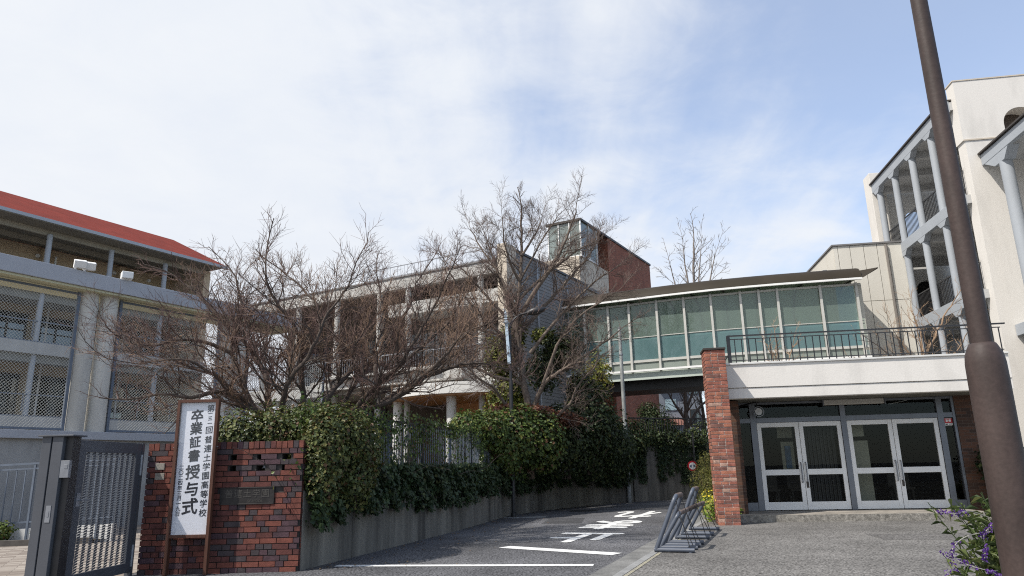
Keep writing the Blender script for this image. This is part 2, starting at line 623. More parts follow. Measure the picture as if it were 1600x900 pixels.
G_win = glass('window_glass', (0.42, 0.45, 0.47), 0.11, 0.02, grazing=0.4)
G_door = glass('door_glass', (0.64, 0.67, 0.66), 0.016, 0.0, grazing=0.2)
G_bridge = glass('green_glass', (0.62, 0.80, 0.70), 0.06, 0.01, body=(0.33, 0.43, 0.37), bodyfac=0.30, grazing=0.4)
G_teal = glass('frosted_teal_glass', (0.22, 0.42, 0.42), 0.06, 0.05, body=(0.18, 0.31, 0.315), bodyfac=0.5)
G_tower = glass('tower_glass', (0.55, 0.6, 0.57), 0.10, 0.02, body=(0.34, 0.39, 0.36), bodyfac=0.5, grazing=0.35)
M_lamp = mat('white_lamp', (0.80, 0.79, 0.76), 0.5, 0.03, 3)
M_rackblue = mat('blue_grey_rack_paint', (0.075, 0.088, 0.115), 0.42, 0.1, 5, spec=0.5)
M_rubber = mat('brown_rack_sleeve', (0.14, 0.105, 0.09), 0.8, 0.15, 8)
M_signred = mat('sign_red', (0.50, 0.02, 0.03), 0.5, 0.05, 4)
M_signblue = mat('sign_blue', (0.02, 0.06, 0.16), 0.5, 0.05, 4)
M_orange = mat('warm_timber_soffit', (0.55, 0.29, 0.13), 0.6, 0.12, 2, stretch=(1, 6, 1))
M_pinkbrick = mat('pinkish_band', (0.42, 0.20, 0.15), 0.8, 0.1, 1)
M_bluewall = mat('blue_grey_wall', (0.17, 0.185, 0.21), 0.8, 0.1, 0.3)
M_banner = mat('pale_blue_panel', (0.50, 0.60, 0.68), 0.5, 0.12, 5)
M_stone = mat('step_concrete', (0.27, 0.245, 0.21), 0.92, 0.28, 3, 8, bump=0.4, bscale=40, fine=0.2)
M_stoneedge = mat('aggregate_step_edge', (0.22, 0.205, 0.18), 0.95, 0.4, 14, 8, bump=0.9, bscale=70, fine=0.35)
M_rock = mat('pale_rock', (0.55, 0.49, 0.38), 0.9, 0.2, 6, bump=0.6, bscale=20)

LEAF = {}


def leafset(key, cols, trans=0.25):
    LEAF[key] = [mat('leaf_%s_%s' % (key, 'abcdef'[i]), c, 0.5, 0.3, 3.0, 3, spec=0.35, trans=trans) for i, c in enumerate(cols)]
    return LEAF[key]


L_hedge = leafset('hedge', [(0.075, 0.095, 0.026), (0.11, 0.122, 0.034), (0.042, 0.06, 0.02), (0.15, 0.14, 0.042), (0.12, 0.065, 0.03)])
L_ivy = leafset('ivy', [(0.034, 0.058, 0.024), (0.058, 0.085, 0.034), (0.022, 0.04, 0.017), (0.10, 0.11, 0.035)])
L_green = leafset('green', [(0.075, 0.115, 0.026), (0.11, 0.15, 0.036), (0.042, 0.07, 0.02), (0.14, 0.15, 0.03), (0.12, 0.06, 0.03)])
L_yellow = leafset('yellow', [(0.20, 0.21, 0.035), (0.14, 0.16, 0.03), (0.22, 0.19, 0.035), (0.06, 0.075, 0.02)])
L_darkg = leafset('dark', [(0.034, 0.055, 0.02), (0.055, 0.078, 0.027), (0.02, 0.034, 0.014), (0.085, 0.095, 0.03)])
L_sage = leafset('sage', [(0.075, 0.11, 0.03), (0.11, 0.14, 0.045), (0.05, 0.075, 0.028), (0.16, 0.17, 0.06)])
L_bed = leafset('bed', [(0.12, 0.19, 0.02), (0.18, 0.22, 0.03), (0.08, 0.13, 0.02), (0.20, 0.17, 0.06)])
L_purple = leafset('purple', [(0.085, 0.03, 0.20), (0.06, 0.022, 0.15), (0.13, 0.055, 0.26)])
L_flower = leafset('blossom', [(0.75, 0.62, 0.05), (0.65, 0.55, 0.10)])
L_red = leafset('redleaf', [(0.14, 0.05, 0.03), (0.19, 0.09, 0.05), (0.09, 0.035, 0.02)])
L_olive = leafset('olive', [(0.11, 0.115, 0.03), (0.15, 0.15, 0.04), (0.07, 0.08, 0.022), (0.20, 0.17, 0.06)])

# ================================================================ ground
def sheet(name, pts, z, m):
    mb = MB()
    mb.add([(x, y, z) for x, y in pts], [tuple(range(len(pts)))])
    return struct(mb.build(name, m, origin=(pts[0][0], pts[0][1], z)))


G = Vector((0.353, 0.9356, 0))          # direction of the gutter beside the road
H = Vector((0.9356, -0.353, 0))
KO = Vector((2.03, 11.18, 0))           # a point on the kerb line


def kp(t, h, z=0.0):
    q = KO + G * t + H * h
    return (q.x, q.y, z)


M_patio = brick_mat('patio_pavers', (0.94, 0.34), (0.44, 0.37, 0.30), (0.26, 0.21, 0.18), (0.16, 0.13, 0.115), bw=0.2, bh=0.095, gap=0.006)
# pavers lie on the ground: map the pattern over x,y instead of x,z


def paver_mat():
    m = bpy.data.materials.new('pale_pavers')
    m.use_nodes = True
    t = m.node_tree
    b = t.nodes['Principled BSDF']
    b.inputs['Roughness'].default_value = 0.9
    g = N(t, 'ShaderNodeNewGeometry').outputs['Position']
    mp = N(t, 'ShaderNodeMapping')
    mp.inputs['Rotation'].default_value = (0, 0, R(-28))
    t.links.new(g, mp.inputs[0])
    br = N(t, 'ShaderNodeTexBrick')
    br.inputs['Scale'].default_value = 1
    br.inputs['Brick Width'].default_value = 0.42
    br.inputs['Row Height'].default_value = 0.14
    br.inputs['Mortar Size'].default_value = 0.006
    br.inputs['Color1'].default_value = (0.36, 0.32, 0.275, 1)
    br.inputs['Color2'].default_value = (0.185, 0.15, 0.125, 1)
    br.inputs['Mortar'].default_value = (0.12, 0.10, 0.085, 1)
    t.links.new(mp.outputs[0], br.inputs['Vector'])
    t.links.new(br.outputs['Color'], b.inputs['Base Color'])
    return m


sheet('ground', [(-600, -300), (600, -300), (600, 1200), (-600, 1200)], 0.0, M_asphalt)
gm = bpy.data.objects['ground']
# road asphalt sits on the ground sheet, forecourt and gutter a few millimetres above it
sheet('road', [(-12, -6), kp(-18.5, -0.35)[:2], kp(12, -0.35)[:2], (7.2, 24), (20, 45), (12, 60), (3, 27.5), (-0.4, 20.4), (-3.0, 10), (-4.95, 9.9), (-5.1, 3)], 0.004, M_asphalt)
sheet('gutter', [kp(-18, -0.36)[:2], kp(-18, -0.08)[:2], kp(11.5, -0.08)[:2], kp(11.5, -0.36)[:2]], 0.008, M_gutter)
sheet('kerb', [kp(-18, -0.08)[:2], kp(-18, 0.03)[:2], kp(7.4, 0.03)[:2], kp(7.4, -0.08)[:2]], 0.012, M_kerb)
sheet('yellow_edge_line', [kp(-18, 0.045)[:2], kp(-18, 0.105)[:2], kp(2.2, 0.09)[:2], kp(2.2, 0.045)[:2]], 0.013, M_yellow)
sheet('forecourt', [kp(-18, 0.03)[:2], (30, -14), (30, 19), (4.8, 19.0), kp(7.4, 0.03)[:2]], 0.0085, M_fore)
sheet('patio', [(-40, 2), (-5.15, 2), (-5.15, 12.5), (-9, 22.5), (-40, 26)], 0.004, paver_mat())
# painted markings
pm = MB()


def stripe(a, b, w, z=0.0095):
    a, b = Vector((*a, 0)), Vector((*b, 0))
    d = (b - a).normalized()
    n = Vector((-d.y, d.x, 0)) * (w / 2)
    k = 12
    pts = []
    for i in range(k + 1):
        pts.append(a + (b - a) * (i / k))
    for i in range(k):
        pm.quad((pts[i] - n)[:2] + (z,), (pts[i + 1] - n)[:2] + (z,), (pts[i + 1] + n)[:2] + (z,), (pts[i] + n)[:2] + (z,))


stripe((-2.5, 10.46), (0.98, 9.94), 0.17)
struct(pm.build('give_way_line', M_paint))
pm = MB()
stripe((-0.22, 12.42), (1.44, 11.08), 0.30)
struct(pm.build('stop_line', M_paint))
# the lettering reads for traffic coming towards the camera
for ch, c, w, hgt in (('\u6b62', (1.16, 13.75), 1.15, 1.7), ('\u307e', (2.05, 16.55), 1.0, 2.3), ('\u308c', (3.05, 19.7), 1.15, 2.7)):
    vs, fs = text_shape(ch, 1.0, 0.0)
    a = np.array(vs)
    sx, sy = w / (a[:, 0].max() - a[:, 0].min()), hgt / (a[:, 1].max() - a[:, 1].min())
    mb = MB()
    for i, (ox, oy) in enumerate(((0, 0), (.03, 0), (-.03, 0), (0, .03), (0, -.03))):
        mb.add([(c[0] - (H * ((x + ox) * sx) + G * ((y + oy) * sy)).x, c[1] - (H * ((x + ox) * sx) + G * ((y + oy) * sy)).y, 0.0098 + .0003 * i) for x, y, _ in vs], fs)
    struct(mb.build('road_lettering', M_paint))
mb = MB()
mb.disc((1.95, 21.9, 0.004), (0, 0, 1), 0.42, 0.008, 28)
struct(mb.build('manhole_cover', mat('cast_iron', (0.03, 0.03, 0.03), 0.7, 0.2, 12)))
M_patch = mat('asphalt_patch', (0.07, 0.07, 0.073), 0.92, 0.25, 1.0, 8, bump=0.8, bscale=40, fine=0.8, spec=0.2)
sheet('road_patch', [(0.55, 17.3), (1.45, 17.1), (1.7, 18.9), (0.85, 19.15)], 0.0062, M_patch)
sheet('road_seam', [(-0.2, 22.6), (5.3, 22.1), (5.3, 22.17), (-0.2, 22.68)], 0.0062, M_patch)
sheet('forecourt_patch', [(5.9, 12.2), (7.6, 11.9), (7.75, 12.9), (6.05, 13.2)], 0.0105, mat('forecourt_patch', (0.115, 0.11, 0.105), 0.95, 0.2, 1.0, 8, bump=1.0, bscale=42, fine=0.85, spec=0.2))
mb = MB()
mb.box(-0.35, 0.75, 19.45, 19.75, 0.004, 0.012)
struct(mb.build('lamp_footing', M_kerb))

# ================================================================ retaining wall along the road
WALLPATH = [(-2.88, 10.06), (-2.5, 11.42), (-2.1, 12.85), (-1.7, 14.3), (-1.28, 15.8), (-0.92, 17.35), (-0.58, 18.9), (-0.22, 20.4), (0.5, 21.95), (1.35, 23.3), (2.3, 24.55), (3.25, 25.65), (4.15, 26.5)]


def wall_run(path, z0, z1, th, mb, seam=0.012, every=1):
    for i in range(0, len(path) - 1):
        a, b = Vector((*path[i], 0)), Vector((*path[i + 1], 0))
        d = (b - a).normalized()
        n = Vector((-d.y, d.x, 0))
        a2, b2 = a + d * seam / 2, b - d * seam / 2
        zz0 = z0(i) if callable(z0) else z0
        mb.hexa([(*a2[:2], zz0), (*b2[:2], zz0), (*(b2 + n * th)[:2], zz0), (*(a2 + n * th)[:2], zz0),
                 (*a2[:2], z1), (*b2[:2], z1), (*(b2 + n * th)[:2], z1), (*(a2 + n * th)[:2], z1)])
        core_a, core_b = a + n * 0.02, b + n * 0.02
        mb.hexa([(*core_a[:2], zz0), (*core_b[:2], zz0), (*(core_b + n * (th - .04))[:2], zz0), (*(core_a + n * (th - .04))[:2], zz0),
                 (*core_a[:2], z1 - .02), (*core_b[:2], z1 - .02), (*(core_b + n * (th - .04))[:2], z1 - .02), (*(core_a + n * (th - .04))[:2], z1 - .02)])


mb = MB()
wall_run(WALLPATH, -0.05, 1.02, 0.24, mb)
o = mb.build('retaining_wall', M_retain, bevel=0.006)
tag(o, 'low stained concrete retaining wall curving along the left edge of the road', 'wall')
FARWALL = [(4.2, 26.55), (4.75, 26.85), (5.5, 27.2), (6.2, 27.5), (6.9, 27.82), (7.7, 28.3)]
mb = MB()
wall_run(FARWALL, -0.05, 1.92, 0.25, mb, seam=0.01)
o = mb.build('retaining_wall', M_retain, bevel=0.006)
tag(o, 'taller concrete retaining wall at the far bend of the road with ivy hanging down it', 'wall')

# soil bank held up behind the brick wall and the retaining walls
def inset(path, d):
    out = []
    for i in range(len(path)):
        a, b = Vector((*path[max(i - 1, 0)], 0)), Vector((*path[min(i + 1, len(path) - 1)], 0))
        t = (b - a).normalized()
        out.append((path[i][0] - t.y * d, path[i][1] + t.x * d))
    return out


bank = MB()
bank.poly([(-6.3, 16.0), (-5.15, 12.5), (-5.0, 10.34), (-3.15, 10.34)] + inset(WALLPATH, .12)[1:] + inset(FARWALL, .12)[1:] + [(9.5, 29.6), (14, 45), (-2, 52), (-16, 40), (-8.0, 24)], 0.01, 0.98)
struct(bank.build('planted_bank', M_soil))

# ================================================================ brick gate wall
BW_Y = 10.0


def brick_panel(mbs, frame, a0, a1, z0, z1, depth, bl, bh, gap, mode, rnd, weights, holes=(), jit=0.004, pal=4):
    """lays single bricks in courses; mbs is one builder with several brick materials"""
    z = z0
    row = 0
    while z + bh <= z1 + 1e-4:
        hd = bl / 2 - gap / 2
        seq = []
        a = a0 - (0 if row % 2 == 0 else (hd + gap) / 2 + (0 if mode != 'stretch' else hd / 2))
        k = row
        while a < a1 - 0.01:
            if mode == 'flemish':
                L = bl if k % 2 == 0 else hd
            elif mode == 'english':
                L = bl if rnd.random() < 0.62 else hd
            else:
                L = bl
            seq.append((max(a, a0), min(a + L, a1), L))
            a += L + gap
            k += 1
        for s0, s1, L in seq:
            if s1 - s0 < 0.025:
                continue
            if any(h[0] < (s0 + s1) / 2 < h[1] and h[2] < z + bh / 2 < h[3] for h in holes):
                continue
            w = weights[1] if L < bl * 0.7 else weights[0]
            mi = rnd.choices(range(len(w)), w)[0]
            j = rnd.uniform(-jit, jit)
            frame.box(mbs, s0, s1, -depth - j, 0.0, z, z + bh, mi)
        z += bh + gap
        row += 1
    return z


rb = random.Random(5)
BX0, BX1, BTOP = -5.0, -2.89, 1.685
bw = thing('brick_wall', 'low red and dark brick gate wall with a bronze name plate and pierced openings', 'wall', (-3.95, 10.1, 0))
fr = Fr((BX0, BW_Y), (1, 0))
mb = MB()
# mortar core built round the pierced openings
HX = [(1.11, 1.23), (1.475, 1.595), (1.82, 1.94)]
HZ = [(1.285, 1.365), (1.43, 1.51)]
xs = [0.008] + [q for h in HX for q in h] + [BX1 - BX0 - 0.008]
zs = [0.0] + [q for h in HZ for q in h] + [1.60]
for i in range(len(xs) - 1):
    for k in range(len(zs) - 1):
        if i % 2 == 1 and k % 2 == 1:
            continue
        fr.box(mb, xs[i], xs[i + 1], 0.012, 0.24, zs[k], zs[k + 1])
mb.build('mortar', M_mortar, bw)
mb = MB()
holes = [(h[0] - .02, h[1] + .02, z[0] - .0, z[1] + .0) for h in HX for z in HZ] + [(1.005, 1.765, 0.845, 1.1)]
brick_panel(mb, fr, 0, BX1 - BX0, 0.0, 1.585, 0.012, 0.21, 0.0625, 0.010, 'english', rb,
            ([5, 3.2, 1.8, 1.1, 1.3], [.9, 1.0, 1.6, 3.6, 2.8]), holes)
# right end face
fr2 = Fr((BX1, BW_Y + 0.005), (0, 1))
brick_panel(mb, fr2, 0.02, 0.24, 0.0, 1.585, 0.004, 0.21, 0.0625, 0.010, 'english', rb, ([4, 3, 2, 1, 1], [2, 2, 2, 3, 2]))
# soldier course on top
a = 0.0
while a < BX1 - BX0 - 0.02:
    w = 0.066 + rb.uniform(-.003, .003)
    fr.box(mb, a, min(a + w, BX1 - BX0), -0.016 + rb.uniform(-.003, .003), 0.245, 1.592, BTOP + rb.uniform(-.003, .003),
           rb.choices(range(5), [2.0, 2.4, 2, 3.2, 2.4])[0])
    a += w + 0.010
mb.build('bricks', M_b, bw, bevel=0.004)
pl = MB()
fr.box(pl, 1.02, 1.75, -0.02, 0.012, 0.86, 1.085)
for q in ((1.02, 1.035, 0.86, 1.085), (1.735, 1.75, 0.86, 1.085), (1.035, 1.735, 0.86, 0.875), (1.035, 1.735, 1.07, 1.085)):
    fr.box(pl, q[0], q[1], -0.028, -0.0195, q[2], q[3])
plo = pl.build('name_plate', M_plaque, bw, bevel=0.003)
lt = MB()
vs, fs = text_shape('\u666e\u9023\u571f\u5b66\u5712', 0.115, 0.0, 1.12)
lt.add([fr.p(1.385 + x, -0.0245, 1.005 + y) for x, y, _ in vs], fs)
vs, fs = text_shape('SCHOOL', 0.05, 0.0, 1.05)
lt.add([fr.p(1.5 + x, -0.0245, 0.905 + y) for x, y, _ in vs], fs)
lt.build('lettering', mat('worn_bronze', (0.085, 0.078, 0.070), 0.4, 0.2, 20, metal=0.3), plo)
for z0 in (1.335, 1.205):
    b2 = MB()
    fr.box(b2, 0.115 + (1.335 - z0) * .05, 0.24 + (1.335 - z0) * .05, -0.022, 0.02, z0, z0 + 0.088)
    b2.build('box_cover', M_stone, bw, bevel=0.004)

# ================================================================ ceremony sign board
SX0, SX1, SZ0, SZ1, SY = -4.575, -4.015, 0.475, 2.255, 9.80
sg = thing('sign_board', 'tall white ceremony sign with black brush lettering in a brown frame before the brick wall', 'sign', (-4.295, SY, 0))
fs_ = Fr((SX0, SY), (1, 0))
SWD = SX1 - SX0
mb = MB()
for a0, a1 in ((0, 0.042), (SWD - 0.042, SWD)):
    fs_.box(mb, a0, a1, 0.0, 0.075, 0.012, SZ1)
fs_.box(mb, 0.042, SWD - 0.042, 0.0, 0.075, SZ1 - 0.042, SZ1)
fs_.box(mb, 0.042, SWD - 0.042, 0.0, 0.075, SZ0 - 0.01, SZ0 + 0.03)
mb.build('frame', M_wood, sg, bevel=0.003)
mb = MB()
fs_.box(mb, 0.042, SWD - 0.042, 0.045, 0.06, SZ0 + 0.03, SZ1 - 0.042)
bd = mb.build('board', M_board, sg)
mb = MB()


def glyph(mb, ch, size, x, z, bold=0.0, shear=0.06, sy=1.0):
    vs, fs = text_shape(ch, size, 0.0)
    ang = rng.uniform(-0.04, 0.04) + 0.06
    k = [(0, 0)] if bold <= 0 else [(0, 0), (bold, .3 * bold), (-bold, -.3 * bold), (.3 * bold, bold), (-.3 * bold, -bold), (.7 * bold, -.7 * bold), (-.7 * bold, .7 * bold)]
    for i, (ox, oz) in enumerate(k):
        out = []
        for px, py, _ in vs:
            # a slight swell and slant, as brush strokes have
            px2 = px + py * shear + ox * (1 + 1.2 * py / size)
            py2 = py + oz + 0.10 * px * abs(px) / size
            qx = px2 * math.cos(ang) - py2 * math.sin(ang)
            qz = px2 * math.sin(ang) + py2 * math.cos(ang)
            out.append(fs_.p(x + qx, 0.0435 - 0.0002 * i, z + qz * sy))
        mb.add(out, fs)


main = [(2.04, .185), (1.87, .18), (1.69, .165), (1.51, .175), (1.30, .205), (1.08, .205), (0.86, .23)]
for (z, s), ch in zip(main, '\u5352\u696d\u8a3c\u66f8\u6388\u4e0e\u5f0f'):
    glyph(mb, ch, s * 0.95, 0.262, z, 0.0046 * s / .2)
zc = 2.135
for i, ch in enumerate('\u7b2c\u4e00\u4e09\u4e00\u56de\u666e\u9023\u571f\u5b66\u5712\u9ad8\u7b49\u5b66\u6821'):
    small = i in (1, 2, 3)
    glyph(mb, ch, 0.062 if small else 0.105, 0.438, zc, 0.0014, 0.05)
    zc -= (0.067 if i in (0, 1, 2) else (0.09 if i == 3 else (0.125 if i == 4 else 0.118)))
zc = 1.36
for ch in '\u4e8c\u3007\u4e8c\u56db\u5e74\u4e09\u6708\u4e00\u4e5d\u65e5':
    glyph(mb, ch, 0.066, 0.108, zc, 0.0009, 0.04)
    zc -= 0.066
mb.build('lettering', M_ink, bd)
cl = MB()
for a in (-0.02, SWD + 0.02):
    cl.tube([fs_.p(a, 0.03, 1.62), fs_.p(SWD / 2, 0.19, 1.62)], 0.006, 6)
cl.build('tie_wire', M_steel, sg)
mb = MB()
fs_.box(mb, 0.042, SWD - 0.042, 0.008, 0.012, SZ0 + 0.03, SZ1 - 0.042)
mb.build('cover_sheet', glass('clear_sheet', (0.97, 0.97, 0.98), 0.035, 0.02, grazing=0.3), sg)

# ================================================================ metal gate
gt = thing('school_gate', 'charcoal metal gate leaf with a louvred grille hinged on the brick wall', 'gate', (-5.11, 9.3, 0))
gf = Fr((-5.165, 8.64), (0.075, 1.29))
GL = math.hypot(0.075, 1.29)
mb = MB()
for a0, a1 in ((0, 0.13), (GL - 0.11, GL)):
    gf.box(mb, a0, a1, -0.025, 0.025, 0.05, 1.69)
gf.box(mb, 0.13, GL - 0.11, -0.022, 0.022, 1.55, 1.69)
gf.box(mb, 0.13, GL - 0.11, -0.022, 0.022, 0.05, 0.17)
mb.build('frame', M_charcoal, gt, bevel=0.004)
mb = MB()
nb = 9
for i in range(nb):
    a = 0.13 + (GL - 0.24) * (i + 0.6) / nb
    k = 46
    for j in range(k):
        z0 = 0.17 + 1.38 * j / k
        z1 = z0 + 1.38 / k
        gf.extr(mb, [(a - 0.03, z0), (a + 0.025, z0 + 0.014), (a + 0.03, z1 + 0.004), (a - 0.025, z1 - 0.008)], -0.006, 0.004)
gf_h = 44
for j in range(gf_h):
    z0 = 0.175 + 1.37 * (j + .5) / gf_h
    gf.box(mb, 0.13, GL - 0.11, 0.006, 0.011, z0, z0 + 0.005)
mb.build('grille', M_charcoal, gt)
mb = MB()
gf.box(mb, 0.035, 0.105, -0.032, -0.0255, 0.93, 1.08)
mb.tube([gf.p(0.07, -0.03, 1.0), gf.p(0.07, -0.075, 1.0), gf.p(0.20, -0.075, 0.995)], 0.009, 8)
mb.build('handle', M_steel, gt)
for z in (0.12, 1.27):
    mb = MB()
    mb.cyl(gf.p(GL + 0.01, -0.03, 0)[0], gf.p(GL + 0.01, -0.03, 0)[1], z, z + 0.27, 0.02, n=10)
    mb.build('hinge', M_steel, gt, smooth=True)
mb = MB()
gf.box(mb, GL + 0.004, GL + 0.06, -0.03, 0.05, 0.0, 1.69)
mb.build('hinge_post', M_charcoal, gt)

gp = thing('gate_post', 'square charcoal metal gate post with a flat cap and a lock box', 'gate post', (-5.24, 8.5, 0))
pf = Fr((-5.42, 8.36), (1, 0))
mb = MB()
pf.box(mb, 0, 0.105, 0.0, 0.2, 0, 1.72)
pf.box(mb, 0.105, 0.125, 0.02, 0.2, 0, 1.72)
pf.box(mb, 0.125, 0.245, -0.004, 0.2, 0, 1.72)
mb.build('post', M_charcoal, gp, bevel=0.004)
mb = MB()
pf.box(mb, 0.245, 0.33, 0.05, 0.2, 0, 1.72)
mb.build('channel', M_darkmetal, gp)
mb = MB()
pf.box(mb, -0.035, 0.37, -0.03, 0.25, 1.72, 1.738)
mb.build('cap', M_charcoal, gp, bevel=0.003)
mb = MB()
pf.box(mb, 0.243, 0.345, 0.0, 0.05, 1.26, 1.45)
pf.box(mb, 0.29, 0.33, -0.004, 0.0, 1.36, 1.41)
mb.build('lock_box', M_steel, gp, bevel=0.004)
mb = MB()
pf.box(mb, 0.15, 0.205, -0.009, -0.0045, 0.78, 0.96)
pf.box(mb, 0.168, 0.188, -0.0125, -0.0095, 0.84, 0.9)
mb.build('keyhole_plate', M_steel, gp)

# ================================================================ patio edge on the left: ramp rail, planter
rp = thing('ramp_railing', 'grey steel ramp railing with thin upright bars in front of the concrete wall', 'railing', (-10.4, 14.9, 0))
ra, rbv = Vector((-12.6, 15.0, 0)), Vector((-8.2, 15.2, 0))
mb = MB()
zt = lambda u: 1.48 + 0.14 * u
zb = lambda u: 0.24 + 0.16 * u
P_ = lambda u, z: tuple((ra + (rbv - ra) * u)[:2]) + (z,)
mb.bar(P_(0, zt(0)), P_(1, zt(1)), 0.05, 0.04)
mb.bar(P_(0, zt(0) - .1), P_(1, zt(1) - .1), 0.03, 0.03)
mb.bar(P_(0, zb(0) + .08), P_(1, zb(1) + .08), 0.03, 0.03)
mb.build('rails', M_bluesteel, rp)
mb = MB()
for i in range(25):
    u = (i + .5) / 25
    mb.bar(P_(u, zb(u) + .08), P_(u, zt(u) - .1), 0.018)
mb.build('bars', M_bluesteel, rp)
for u in (0.28, 0.62, 0.93):
    mb = MB()
    mb.bar(P_(u, 0.02), P_(u, zt(u) - .02), 0.04)
    mb.build('post', M_bluesteel, rp)
mb = MB()
mb.hexa([P_(0, 0), P_(1, 0), (rbv.x, rbv.y + .18, 0), (ra.x, ra.y + .18, 0),
         P_(0, .2), P_(1, .34), (rbv.x, rbv.y + .18, .34), (ra.x, ra.y + .18, .2)])
mb.build('kerb', M_white2, rp)
mb = MB()
mb.hexa([(-12.8, 14.05, 0), (-8.4, 14.85, 0), (-8.42, 14.97, 0), (-12.82, 14.17, 0), (-12.8, 14.05, .11), (-8.4, 14.85, .11), (-8.42, 14.97, .11), (-12.82, 14.17, .11)])
o = mb.build('planter_edging', mat('dark_edging', (0.10, 0.09, 0.08), 0.9, 0.2, 5))
tag(o, 'dark stone edging of the planting strip beside the ramp railing', 'edging')
mb = MB()
mb.add([(-12.8, 14.15, .06), (-8.42, 14.95, .06), (-8.3, 15.2, .06), (-12.8, 15.05, .06)], [(0, 1, 2, 3)])
struct(mb.build('planting_strip', M_soil))

# a scatter of dead leaves gathered against the wall foot
rl = random.Random(77)
mb = MB()
for k in range(420):
    i = rl.randrange(len(WALLPATH) - 1)
    u = rl.random()
    x = WALLPATH[i][0] + (WALLPATH[i + 1][0] - WALLPATH[i][0]) * u
    y = WALLPATH[i][1] + (WALLPATH[i + 1][1] - WALLPATH[i][1]) * u
    x += .05 + abs(rl.gauss(0, .22)) + (rl.random() ** 6) * 2.0
    a = rl.uniform(0, 6.28)
    L_ = rl.uniform(.02, .045)
    dx, dy = math.cos(a) * L_, math.sin(a) * L_
    mb.add([(x, y, .014), (x + dx * .5 - dy * .4, y + dy * .5 + dx * .4, .014 + rl.random() * .014), (x + dx, y + dy, .016), (x + dx * .5 + dy * .4, y + dy * .5 - dx * .4, .014 + rl.random() * .014)], [(0, 1, 2), (0, 2, 3)], rl.randrange(2))
o = mb.build('fallen_leaves', [mat('dead_leaf', (0.16, 0.09, 0.045), .9, .3, 6), mat('dead_leaf_pale', (0.24, 0.16, 0.08), .9, .3, 6)])
o['kind'] = 'stuff'
o['label'] = 'dead brown leaves scattered along the foot of the road wall'
o['category'] = 'leaf litter'

# ================================================================ ball fence on its concrete wall (left)
A0 = Vector((-12.05, 17.0, 0))
F0 = Fr(A0, U)            # s runs away from the camera, t>0 is further back
mb = MB()
F0.box(mb, -6, 10.5, -0.10, 0.25, 0.0, 2.2)
cw = mb.build('concrete_wall', M_conc)
tag(cw, 'pale grey concrete wall below the tall wire mesh fence', 'wall')
bf = thing('ball_fence', 'tall wire mesh fence with fat concrete columns and a long concrete beam on top', 'fence', tuple(A0 + Vector((0, 0, 2.2))))
mb = MB()
F0.box(mb, -6, 10.5, -0.22, 0.4, 2.2, 2.40)
mb.build('kerb_beam', M_concbeam, bf, bevel=0.01)
mb = MB()
F0.box(mb, -6, 8.6, -0.42, 0.45, 6.06, 6.46)
mb.build('top_beam', M_concbeam, bf, bevel=0.012)
mb = MB()
F0.box(mb, -6, 8.6, -0.36, 0.9, 6.0, 6.055)
mb.build('soffit', M_soffit, bf)
for s in (-2.6, 1.70, 2.24, 6.05, 6.6):
    mb = MB()
    q = F0.p(s, 0.05, 0)
    mb.cyl(q[0], q[1], 2.4, 6.02, 0.235, 0.225, n=24)
    mb.build('column', M_conccol, bf, smooth=True)
PAN = [(-2.3, 1.40), (2.54, 5.75), (6.9, 10.3)]
for s0, s1 in PAN:
    mb = MB()
    for s in (s0, s1):
        F0.box(mb, s - 0.035, s + 0.035, -0.035, 0.035, 2.4, 5.98 if s1 < 6 else 5.4)
    zt_ = 5.94 if s1 < 6 else 5.36
    mb.bar(F0.p(s0, 0, zt_), F0.p(s1, 0, zt_), 0.05)
    mb.bar(F0.p(s0, 0, 2.45), F0.p(s1, 0, 2.45), 0.05)
    mb.build('fence_frame', M_bluesteel, bf)
    mb = MB()
    p = 0.082
    z0, z1 = 2.46, zt_
    hgt = z1 - z0
    k = int((s1 - s0 + hgt) / p)
    for i in range(k + 1):
        # rising wires, then falling wires, clipped to the panel
        c = s0 - hgt + i * p
        a0, a1 = max(c, s0), min(c + hgt, s1)
        if a1 - a0 > 0.02:
            mb.bar(F0.p(a0, 0.0, z0 + (a0 - c)), F0.p(a1, 0.0, z0 + (a1 - c)), 0.0062, mi=0)
            mb.bar(F0.p(a0, 0.007, z1 - (a0 - c)), F0.p(a1, 0.007, z1 - (a1 - c)), 0.0062, mi=0)
    mb.build('wire_mesh', M_wire, bf)


def floodlight(s, label, twin):
    fl = thing('floodlight', label, 'floodlight', F0.p(s, -0.2, 6.46), 'floodlights on the concrete beam')
    for i, ds in enumerate((0, 0.24) if twin else (0,)):
        mb = MB()
        f = Fr(F0.p(s + ds, -0.3, 0)[:2], (0.6, -0.8))
        f.extr(mb, [(0.0, 6.53), (0.22, 6.49), (0.30, 6.66), (0.10, 6.74)] if twin else [(0, 6.49), (0.26, 6.49), (0.26, 6.68), (0, 6.68)], -0.14, 0.14)
        mb.build('housing', M_lamp, fl, bevel=0.015)
        mb = MB()
        mb.bar(F0.p(s + ds, -0.12, 6.46), F0.p(s + ds, -0.12, 6.6), 0.04)
        mb.build('bracket', M_steel, fl)


floodlight(1.15, 'twin white floodlights tilted on the concrete beam', True)
floodlight(2.42, 'single square white floodlight on the concrete beam above the second column', False)

